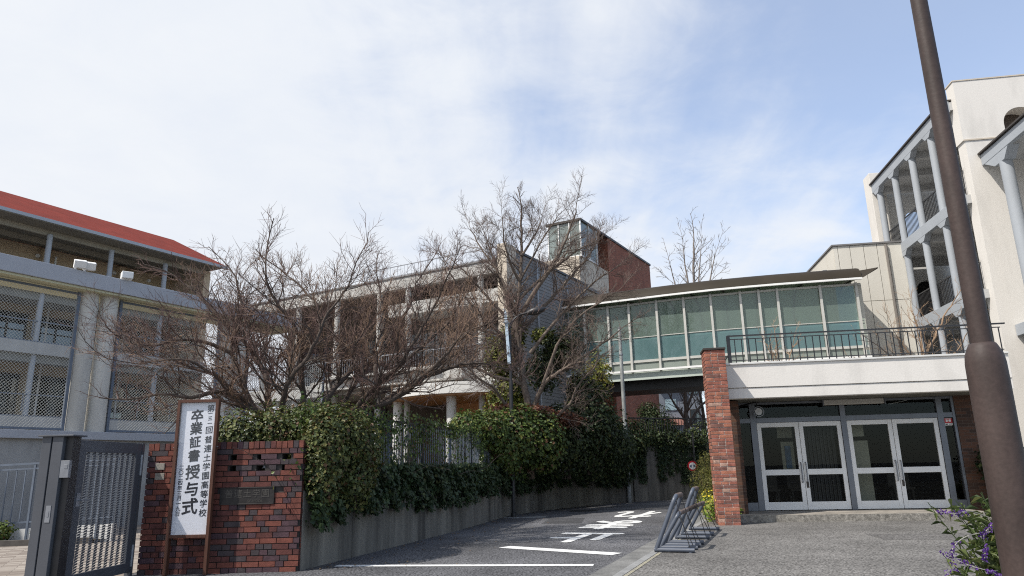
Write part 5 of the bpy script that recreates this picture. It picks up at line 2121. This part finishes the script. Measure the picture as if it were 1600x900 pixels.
PR_FAR = dict(PR_T2, cnt=[0, .26, .4, .5], rmin=.012, wob=[.1, .1, .08, .08])
limb_tree('poplar_tree', 'pale bare tree showing above the bronze roof of the footbridge', [
    [(11.4, 40, 0), (11.2, 40, 5), (10.5, 40, 9.4), (10.6, 40, 13.0), (10.7, 40, 14.0)],
    [(10.3, 40, 8), (9.6, 40.2, 10.5), (9.3, 40.3, 12.4)], [(10.3, 40, 8.5), (11.2, 39.8, 11), (11.8, 39.8, 13.0)],
    [(10.35, 40, 9.5), (10.9, 40.4, 11.8), (11.2, 40.5, 13.6)], [(10.35, 40, 9.5), (10.0, 39.6, 11.8), (9.9, 39.5, 13.4)]],
    [.16, .09, .09, .08, .08], (11.4, 40, 0), (M_twig3, M_twig3, M_twig3), PR_FAR, 31, .42, (1.1, 2.0), secfrom=.45, top=.2)
limb_tree('bare_tree', 'dark bare tree seen under the footbridge in front of the apartment block', [
    [(10.3, 45, 0), (10.46, 45, 2.6), (10.62, 45, 4.55), (10.67, 45, 6.14), (10.72, 45, 8.0)],
    [(10.6, 45, 3.4), (11.4, 45, 4.6), (12.4, 45, 5.4), (13.2, 45, 6.4)], [(10.6, 45, 3.8), (9.9, 45, 5.0), (9.3, 45, 6.2)],
    [(10.62, 45, 4.5), (11.2, 44.8, 5.8), (11.9, 44.7, 7.0)]],
    [.22, .11, .1, .1], (10.3, 45, 0), (M_bark, M_bark, M_bark), dict(PR_FAR, cnt=[0, .22, .34, .5]), 33, .34, (1.0, 2.0), secfrom=.3, top=.3)
limb_tree('bare_tree', 'second dark bare tree leaning behind the traffic sign under the footbridge', [
    [(12.1, 47, 0), (12.1, 47, 2.6), (12.2, 47, 4.2), (12.0, 47, 6.4)],
    [(12.1, 47, 2.6), (13.1, 47, 4.0), (13.9, 47, 5.6)], [(12.1, 47, 2.2), (11.4, 47, 3.6), (11.0, 47, 5.0)]],
    [.2, .11, .1], (12.1, 47, 0), (M_bark, M_bark, M_bark), dict(PR_FAR, cnt=[0, .22, .34, .5]), 35, .34, (1.0, 2.0), secfrom=.3, top=.3)
# pruned shrubs on the terrace
PR_TS = dict(PR_PLUM, alt=0, cnt=[0, .16, .24, .3], wob=[.12, .14, .14, .12], rmin=.005)
limb_tree('terrace_shrub', 'tan pruned bare tree on the terrace in front of the gallery columns', [
    [(11.2, 19.6, 3.31), (11.25, 19.6, 3.9), (11.6, 19.5, 4.5), (12.0, 19.4, 5.2), (12.3, 19.4, 5.6)],
    [(11.2, 19.6, 3.5), (10.8, 19.5, 4.1), (10.5, 19.5, 4.7)], [(11.22, 19.6, 3.7), (11.4, 19.8, 4.5), (11.3, 19.9, 5.3)],
    [(11.25, 19.6, 3.6), (11.9, 19.4, 3.9), (12.4, 19.3, 4.6)], [(11.2, 19.6, 3.7), (11.1, 19.4, 4.5), (11.0, 19.3, 5.0)]],
    [.045, .035, .03, .035, .03], (11.2, 19.6, 3.31), (M_twig4, M_twig4, M_twig4), PR_TS, 41, .2, (.5, .95), secfrom=.2)
limb_tree('terrace_shrub', 'dark low bare branches trailing behind the terrace railing', [
    [(10.6, 18.8, 3.31), (10.3, 18.8, 3.7), (9.9, 18.8, 3.95), (9.5, 18.8, 4.3)],
    [(10.6, 18.8, 3.4), (10.2, 18.7, 4.0), (10.1, 18.7, 4.5)], [(10.6, 18.8, 3.35), (9.9, 18.9, 3.55), (9.2, 18.9, 3.8)]],
    [.04, .03, .03], (10.6, 18.8, 3.31), (M_bark, M_bark, M_twig4), PR_TS, 43, .22, (.4, .8), secfrom=.2)
limb_tree('terrace_shrub', 'small fine twigged bare shrub on the terrace before the glass bridge', [
    [(7.05, 18.8, 3.31), (7.0, 18.8, 3.9), (6.95, 18.8, 4.5)], [(7.05, 18.8, 3.4), (7.3, 18.8, 4.0), (7.45, 18.8, 4.4)],
    [(7.05, 18.8, 3.4), (6.8, 18.8, 4.0), (6.7, 18.8, 4.3)]],
    .022, (7.05, 18.8, 3.31), (M_twig4, M_twig4, M_twig4), dict(PR_TS, cnt=[0, .1, .15, .2]), 47, .13, (.3, .6), secfrom=.15)

# ================================================================ foliage
def leaf(mb, p, n, size, mi, rnd, droop=0.5, slim=0.42):
    n = Vector(n)
    n = n + Vector((rnd.gauss(0, .45), rnd.gauss(0, .45), rnd.gauss(0, .45)))
    n.normalize()
    t = Vector((rnd.gauss(0, 1), rnd.gauss(0, 1), rnd.gauss(0, 1) - droop))
    t = t - n * t.dot(n)
    if t.length < 1e-3:
        t = n.orthogonal()
    t.normalize()
    b = n.cross(t)
    s = size * (rnd.uniform(.45, 1.0) + rnd.random() ** 3 * .75)
    p = Vector(p)
    mid = p + t * (s * .45)
    up = n * (s * .12)
    mb.add([p, mid + b * (s * slim) + up, p + t * s, mid - b * (s * slim) + up], [(0, 1, 2), (0, 2, 3)], mi)


def pick(rnd, w):
    return rnd.choices(range(len(w)), w)[0]


def foliage(name, label, cat, blobs, n, size, mats, w, seed, group=None, shell=.35, slim=.42, droop=.5, core=None, stems=True, base=None, lump=.18, zmin=None):
    """blobs: (cx,cy,cz, rx,ry,rz).  Leaves fill an uneven shell of each blob, denser clumps with gaps between."""
    rnd = random.Random(seed)
    cz = min(b[2] - b[5] for b in blobs)
    bx = sum(b[0] for b in blobs) / len(blobs)
    by = sum(b[1] for b in blobs) / len(blobs)
    th = thing(name, label, cat, base or (bx, by, cz), group)
    mb = MB()
    vol = [((b[3] * b[4]) + (b[4] * b[5]) + (b[3] * b[5])) for b in blobs]
    clumps = []
    for b in blobs:
        for k in range(26):
            d = Vector((rnd.gauss(0, 1), rnd.gauss(0, 1), rnd.gauss(0, 1))).normalized()
            clumps.append((d, rnd.uniform(-lump, lump), rnd.random()))
    nb = len(blobs)
    for i in range(n):
        bi = rnd.choices(range(nb), vol)[0]
        b = blobs[bi]
        d = Vector((rnd.gauss(0, 1), rnd.gauss(0, 1), rnd.gauss(0, 1))).normalized()
        best = max(clumps[bi * 26:(bi + 1) * 26], key=lambda c: c[0].dot(d))
        rad = 1 + best[1] - shell * rnd.random() ** 1.6 + rnd.gauss(0, .035)
        p = (b[0] + d.x * rad * b[3], b[1] + d.y * rad * b[4], b[2] + d.z * rad * b[5])
        if zmin is not None and p[2] < zmin:
            continue
        ww = list(w)
        ww[0] *= 0.5 + best[2]
        ww[1] *= 1.5 - best[2]
        leaf(mb, p, d + Vector((0, 0, .35)), size, pick(rnd, ww), rnd, droop, slim)
    mb.build('leaves', mats, th)
    if stems:
        sm = MB()
        for b in blobs:
            for k in range(14):
                d = Vector((rnd.gauss(0, .8), rnd.gauss(0, .8), abs(rnd.gauss(.6, .5)))).normalized()
                p0 = Vector((b[0] + rnd.uniform(-.15, .15) * b[3], b[1] + rnd.uniform(-.15, .15) * b[4], b[2] - b[5] * .95))
                p1 = Vector((b[0] + d.x * b[3] * .85, b[1] + d.y * b[4] * .85, b[2] + d.z * b[5] * .85))
                m_ = (p0 + p1) / 2 + Vector((rnd.gauss(0, .06), rnd.gauss(0, .06), 0))
                sm.tube([p0, m_, p1], [.014, .01, .004], 4)
        sm.build('stems', M_bark, th)
    return th


def slab_leaves(mb, a, b, nrm, z0, z1, depth, n, size, w, rnd, drip=None, droop=.6, slim=.48):
    """leaves clothing a wall face between plan points a and b; drip(u) gives how far the lower edge hangs"""
    a, b, nrm = Vector((*a, 0)), Vector((*b, 0)), Vector((*nrm, 0)).normalized()
    for i in range(n):
        u = rnd.random()
        zz0 = z0 - (drip(u) if drip else 0)
        v = rnd.random()
        bul = .55 + .45 * math.sin(9 * u + 3 * v) * math.sin(5 * v + 11 * u)
        p = a + (b - a) * u + nrm * (depth * bul * rnd.random() ** .6)
        leaf(mb, (p.x, p.y, zz0 + (z1 - zz0) * v), nrm + Vector((0, 0, .5)), size, pick(rnd, w), rnd, droop, slim)


# clipped hedge behind the brick wall and the mass of creeper at its corner
foliage('hedge', 'clipped olive green hedge rising behind the brick gate wall', 'hedge',
        [(-4.0, 10.75, 1.72, .48, .34, .48), (-3.5, 10.8, 1.78, .5, .36, .5), (-3.05, 10.85, 1.8, .5, .4, .5), (-4.3, 10.75, 1.6, .25, .28, .42)],
        11000, .055, L_hedge, [4, 3, 3, 1.2, .5], 51, shell=.5, lump=.14)
foliage('creeper', 'thick creeper mass tumbling over the corner between brick wall and road wall', 'creeper',
        [(-2.72, 10.4, 1.55, .34, .45, .62), (-2.62, 10.75, 1.7, .42, .55, .52), (-2.45, 11.25, 1.62, .40, .6, .56), (-2.68, 10.35, 1.15, .27, .36, .42), (-2.4, 11.0, 1.15, .30, .5, .42)],
        15000, .052, L_hedge, [4, 2.6, 3.4, 1.3, .9], 53, shell=.45, lump=.15)
# ivy along the top of the retaining wall
rnd = random.Random(61)
iv = thing('ivy', 'dark ivy spilling over the top of the road retaining wall', 'ivy', (-1.2, 15.5, .9))
mb = MB()
for i in range(len(WALLPATH) - 1):
    a, b = Vector((*WALLPATH[i], 0)), Vector((*WALLPATH[i + 1], 0))
    d = (b - a).normalized()
    nn = (d.y, -d.x)
    ph = i * 1.7
    slab_leaves(mb, a[:2], b[:2], nn, 0.80, 1.36, .34, 2600 if i < 6 else 1700, .072, [4, 3, 3.4, .35], rnd,
                lambda u: .12 + .13 * math.sin(5 * u + ph) + .12 * math.sin(13 * u + 2 * ph) * (1 if i < 7 else .6))
    for k in range(420):
        u = rnd.random()
        p = a + (b - a) * u - Vector((*nn, 0)) * rnd.uniform(0, .3)
        leaf(mb, (p.x, p.y, 1.02 + rnd.random() * .35), (nn[0] * .3, nn[1] * .3, 1), .075, pick(rnd, [4, 3, 3, .5]), rnd)
mb.build('leaves', L_ivy, iv)
# creepers climbing the bar fence
cl_ = thing('creeper', 'loose green creeper climbing the dark bar fence on the road wall', 'creeper', (-1.8, 13.8, 1.02))
mb = MB()
for i in range(0, 7):
    a, b = FP[i], FP[i + 1]
    d = (b - a).normalized()
    nn = Vector((d.y, -d.x, 0))
    for k in range(24 if i != 3 else 15):
        u = rnd.random()
        q = a + (b - a) * u
        zc = rnd.choice([2.12, 2.05, 1.9, 1.75, 1.5, 1.3])
        rr = rnd.uniform(.10, .22)
        for j in range(42):
            p = q + nn * rnd.gauss(.02, .08) + d * rnd.gauss(0, rr)
            leaf(mb, (p.x, p.y, zc + rnd.gauss(0, rr * .75)), nn + Vector((0, 0, .3)), .062, pick(rnd, [3, 2, 3, .5, .25]), rnd)
mb.build('leaves', L_green, cl_)
mb = MB()
for k in range(60):
    i = rnd.randrange(0, 7)
    a, b = FP[i], FP[i + 1]
    q = a + (b - a) * rnd.random()
    pts, _ = wander((q.x, q.y, 1.05), (rnd.gauss(0, .5), rnd.gauss(0, .5), .8), rnd.uniform(.7, 1.4), 6, rnd, .25, .02)
    mb.tube(pts, [.009, .008, .007, .006, .005, .004, .003], 4, cap=False)
mb.build('stems', M_bark, cl_)
# shrubs round the tall tree
foliage('shrub', 'mid green leafy shrub spreading over the fence right of the plum tree', 'shrub',
        [(-1.25, 18.3, 2.3, .45, .5, .4), (-.7, 18.9, 2.2, .55, .6, .55), (-.3, 19.3, 1.75, .45, .5, .6)], 7000, .085, L_green, [3, 3, 2, 1.8, .5], 63, shell=.55)
foliage('shrub', 'big glossy green shrub behind the street lamp post', 'shrub',
        [(-.2, 19.9, 1.9, .75, .7, .85), (.6, 20.7, 2.0, .8, .7, .85), (.15, 20.4, 2.5, .6, .5, .45)], 10000, .1, L_green, [2, 3.2, 3, .8, .8], 65, shell=.5)
foliage('shrub', 'dark evergreen shrub mass below the right limb of the tall tree', 'shrub',
        [(1.5, 21.9, 2.0, .9, .8, 1.15), (2.3, 22.7, 2.4, .95, .9, 1.45), (3.0, 23.8, 2.0, .8, .9, 1.2), (2.1, 22.6, 3.6, .55, .5, .55)], 15000, .1, L_darkg, [3, 3, 3, 1.2], 67, shell=.55)
foliage('shrub', 'russet tinged low shrub at the foot of the tall bare tree', 'shrub',
        [(.6, 20.9, 2.75, .7, .5, .28), (1.4, 21.3, 2.6, .6, .4, .3), (-.3, 20.9, 2.85, .5, .4, .25)], 3200, .085, L_red, [2, 2, 2], 69, shell=.7)
foliage('climbing_plant', 'tall yellow green climbing plant wrapped behind the street lamp', 'climber',
        [(-.2, 22.9, 3.4, .7, .45, 1.0), (-.4, 22.9, 4.7, .62, .4, .8), (.05, 22.9, 5.4, .4, .35, .6), (-.3, 22.9, 2.6, .7, .5, .8)], 10000, .095, L_yellow, [2.2, 3.5, .9, 3], 71, shell=.6)
foliage('climbing_plant', 'yellow green tuft of climber hanging under the lamp head', 'climber',
        [(.95, 22.6, 5.35, .36, .3, .28), (1.5, 22.6, 4.9, .5, .4, .5)], 2600, .085, L_yellow, [2, 3, .8, 2.5], 72, shell=.7, base=(1.0, 22.6, 4.4))
foliage('climbing_plant', 'dark leafy creeper hung in the lower limbs of the tall tree', 'climber',
        [(1.5, 22.4, 4.9, .8, .5, .75), (.9, 22.3, 4.2, .6, .5, .7)], 4200, .09, L_darkg, [3, 3, 3, 1.5], 73, shell=.8, base=(1.2, 22.4, 3.5))
foliage('climbing_plant', 'sparse yellow leaved creeper beside the thin pale pole', 'climber',
        [(2.9, 24.6, 4.3, .5, .5, .9), (2.4, 24.3, 3.9, .6, .5, .7)], 1500, .1, L_yellow, [2, 1, 3, .5], 75, shell=.9, base=(2.8, 24.5, 3.0))
foliage('shrub', 'dark ivy covered mound under the left end of the footbridge', 'shrub',
        [(3.6, 25.6, 1.7, .55, .7, .9), (4.1, 26.7, 2.1, .7, .5, .8)], 6500, .09, L_darkg, [3, 3, 3, 1.6], 77, shell=.5)
foliage('conifer', 'dark round conifer behind the far bar fence under the footbridge', 'conifer',
        [(5.7, 30, 2.9, .75, .7, .8), (5.5, 30, 3.4, .45, .45, .4), (6.3, 30.2, 2.7, .5, .5, .5)], 5200, .11, L_darkg, [3, 3, 3, .6], 79, shell=.6, slim=.2)
foliage('shrub', 'olive shrub overhanging the far end of the tall road wall', 'shrub',
        [(7.6, 29.3, 2.0, .8, .6, .8), (8.1, 29.6, 1.3, .8, .6, 1.0), (7.2, 28.9, 1.2, .35, .4, .9)], 5500, .1, L_sage, [2, 1, 3, .6], 81, shell=.6)
foliage('creeper', 'thin creeper along the base of the far bar fence', 'creeper',
        [(4.9, 27.1, 2.15, .6, .35, .35), (5.7, 27.45, 2.2, .7, .35, .35), (6.6, 27.8, 2.15, .6, .35, .4)], 4200, .085, L_darkg, [3, 2, 3, 1.4], 83, shell=.7)
iv2 = thing('ivy', 'ivy strands hanging down the tall far retaining wall', 'ivy', (5.6, 27.0, 1.0))
mb = MB()
for i in range(len(FARWALL) - 1):
    a, b = Vector((*FARWALL[i], 0)), Vector((*FARWALL[i + 1], 0))
    d = (b - a).normalized()
    nn = Vector((d.y, -d.x, 0))
    for k in range(3 if i else 6):
        u = rnd.random()
        low = rnd.uniform(.5, 1.35)
        wd = rnd.uniform(.05, .16)
        for j in range(330):
            v = rnd.random()
            q = a + (b - a) * u + d * rnd.gauss(0, wd * (1 - .5 * v)) + nn * rnd.uniform(.01, .1)
            leaf(mb, (q.x, q.y, 1.98 - (1.98 - low) * v), nn, .075, pick(rnd, [4, 2, 4, .4]), rnd)
mb.build('leaves', L_ivy, iv2)
# flower bed left of the brick pier
bd_ = thing('flower_bed', 'bright yellow green flower bed growing left of the brick pier', 'plant', (4.75, 18.6, 0))
mb = MB()
for k in range(5200):
    x = 4.05 + rnd.random() * .75 + rnd.gauss(0, .05)
    y = 15.75 + rnd.random() * 4.5
    x += (y - 15.8) * .21
    if y < 16.6 and x > 4.1 + (y - 15.7) * .15:
        continue
    top = .36 + .12 * math.sin(3 * x + 2 * y)
    leaf(mb, (x, y, .02 + top * rnd.random() ** .6), (rnd.gauss(0, .6), -.5, 1), .075, pick(rnd, [3, 3, 2, 1.2]), rnd, 0)
mb.build('leaves', L_bed, bd_)
mb = MB()
for k in range(90):
    x = 3.95 + rnd.random() * .7
    y = 15.9 + rnd.random() * 2.6
    x += (y - 15.8) * .21
    p = Vector((x, y, .34 + rnd.random() * .3))
    leaf(mb, p, (0, -.6, 1), .04, pick(rnd, [2, 1]), rnd, 0)
    leaf(mb, p, (.3, -.8, .4), .04, pick(rnd, [2, 1]), rnd, 0)
mb.build('blossoms', L_flower, bd_)
foliage('shrub', 'loose olive shrub with fine narrow leaves behind the flower bed by the brick pier', 'shrub',
        [(5.35, 20.4, .62, .5, .8, .7), (5.75, 22.0, .8, .55, .9, .85), (5.0, 18.9, .42, .4, .6, .42)], 9000, .085, L_olive, [2.5, 3, 2, 1], 86, shell=.9, slim=.13, droop=-.8)

# right hand planting by the brick side wall, rocks
foliage('shrub', 'dark leafy shrub against the brown brickwork right of the doors', 'shrub', [(10.75, 16.5, 1.15, .45, .35, .5), (11.2, 16.4, .9, .5, .4, .6)], 3600, .075, L_darkg, [3, 2, 3, 1], 91, shell=.7)
foliage('ground_plant', 'pale green low plant at the right end of the entrance step', 'plant', [(10.65, 16.05, .48, .42, .3, .3), (11.3, 16.0, .5, .5, .35, .32)], 3600, .075, L_sage, [2, 3, 2, 1.6], 93, shell=.7, stems=False)
for (x, y, sx, sz, lb) in ((10.0, 15.6, .26, .16, 'pale garden rock at the right end of the entrance step'), (10.6, 15.35, .32, .17, 'broad pale garden rock behind the purple flowered bush')):
    mb = MB()
    rr_ = random.Random(int(x * 10))
    n1_, n2_ = 10, 14
    vs, fs = [], []
    for i in range(n1_ + 1):
        a = math.pi / 2 * i / n1_
        for j in range(n2_):
            b = 2 * math.pi * j / n2_
            k = 1 + rr_.uniform(-.09, .09)
            vs.append((x + sx * k * math.cos(a) * math.cos(b), y + sx * .8 * k * math.cos(a) * math.sin(b), sz * k * math.sin(a)))
    for i in range(n1_):
        for j in range(n2_):
            j2 = (j + 1) % n2_
            fs.append((i * n2_ + j, i * n2_ + j2, (i + 1) * n2_ + j2, (i + 1) * n2_ + j))
    mb.add(vs, fs)
    tag(mb.build('garden_rock', M_rock, smooth=True), lb, 'rock')
foliage('shrub', 'small shrub in the planting strip before the ramp railing', 'shrub', [(-10.6, 14.75, .3, .34, .14, .22), (-10.2, 14.8, .27, .28, .12, .19)], 2200, .055, L_green, [2, 3, 2, 2, .3], 95, shell=.7)
foliage('shrub', 'second tiny shrub in the planting strip nearer the gate post', 'shrub', [(-9.45, 14.92, .2, .2, .1, .13)], 600, .05, L_green, [2, 3, 2, 1, .3], 96, shell=.8)

# purple flowered bush by the foreground lamp post
sb_ = thing('flowering_bush', 'leafy bush with drooping purple flower spikes at the foot of the brown lamp post', 'bush', (3.75, 5.7, 0))
rs_ = random.Random(101)
lv, fl_, stm = MB(), MB(), MB()
for k in range(170):
    bx_, by_ = 3.98 + rs_.gauss(0, .13), 5.75 + rs_.gauss(0, .15)
    a = rs_.uniform(0, 6.28)
    lean = rs_.uniform(.05, .46)
    d0 = Vector((math.cos(a) * lean - .12, math.sin(a) * lean, 1))
    pts, dl = wander((bx_, by_, 0), d0, rs_.uniform(.55, 1.08), 7, rs_, .06, -.035)
    stm.tube(pts, [.006, .006, .005, .005, .004, .004, .003, .003], 4, cap=False)
    for i in range(24):
        u = rs_.uniform(.15, 1) * 7
        i0 = min(int(u), 6)
        p = pts[i0] + (pts[i0 + 1] - pts[i0]) * (u - i0)
        sd = Vector((rs_.gauss(0, 1), rs_.gauss(0, 1), rs_.gauss(.25, .4))).normalized()
        L_ = rs_.uniform(.08, .15)
        n_ = sd.cross(Vector((rs_.gauss(0, .3), rs_.gauss(0, .3), 1))).normalized()
        wv = n_ * (L_ * .11)
        q1 = p + sd * (L_ * .5) + Vector((0, 0, .01))
        q2 = p + sd * L_ - Vector((0, 0, L_ * .25))
        mi = pick(rs_, [3, 3, 2, 1])
        lv.add([p, q1 + wv, q2, q1 - wv], [(0, 1, 2), (0, 2, 3)], mi)
SPK = [[(3.55, 5.6, .80), (3.35, 5.55, .87), (3.2, 5.5, .86), (3.08, 5.5, .875)],
       [(3.5, 5.6, .72), (3.3, 5.55, .70), (3.16, 5.5, .64), (3.12, 5.5, .55), (3.14, 5.5, .47)],
       [(3.5, 5.6, .45), (3.35, 5.5, .47), (3.2, 5.5, .52), (3.05, 5.5, .60)],
       [(3.5, 5.55, .36), (3.3, 5.5, .36), (3.18, 5.5, .385), (3.06, 5.5, .46)],
       [(3.3, 5.5, .36), (3.2, 5.5, .36), (3.12, 5.5, .30), (3.22, 5.5, .22)],
       [(3.6, 5.6, .85), (3.55, 5.55, .95), (3.6, 5.5, 1.02)], [(3.65, 5.6, .9), (3.68, 5.55, 1.0), (3.74, 5.5, 1.06)],
       [(3.45, 5.6, .6), (3.38, 5.5, .70), (3.42, 5.45, .78)], [(3.45, 5.6, .5), (3.36, 5.5, .54), (3.38, 5.5, .62)],
       [(3.55, 5.6, .75), (3.52, 5.5, .84), (3.6, 5.45, .88)], [(3.95, 5.6, 1.1), (3.85, 5.55, 1.23), (3.68, 5.5, 1.25)],
       [(3.55, 5.6, .4), (3.45, 5.5, .43), (3.34, 5.45, .47)], [(3.85, 5.7, .9), (3.9, 5.6, 1.05), (3.85, 5.5, 1.12)]]
for sp in SPK:
    pts = smooth_path(sp, 6)
    stm.tube(pts, .0035, 4, cap=False, mi=1)
    n = len(pts)
    for k in range(130):
        u = .42 + .58 * rs_.random()
        i0 = min(int(u * (n - 1)), n - 2)
        p = pts[i0] + (pts[i0 + 1] - pts[i0]) * (u * (n - 1) - i0)
        if (int(u * 26) % 2) == 0 and rs_.random() < .75:
            continue
        p = p + Vector((rs_.gauss(0, .009), rs_.gauss(0, .009), rs_.gauss(0, .009)))
        leaf(fl_, p, (rs_.gauss(0, 1), rs_.gauss(0, 1), .5), .0165, pick(rs_, [3, 2, 1.5]), rs_, 0, .45)
lv.build('leaves', L_sage, sb_)
fl_.build('flower_spikes', L_purple, sb_)
stm.build('stems', [L_sage[2], mat('pale_stem', (.4, .38, .33), .8, .1, 5)], sb_)
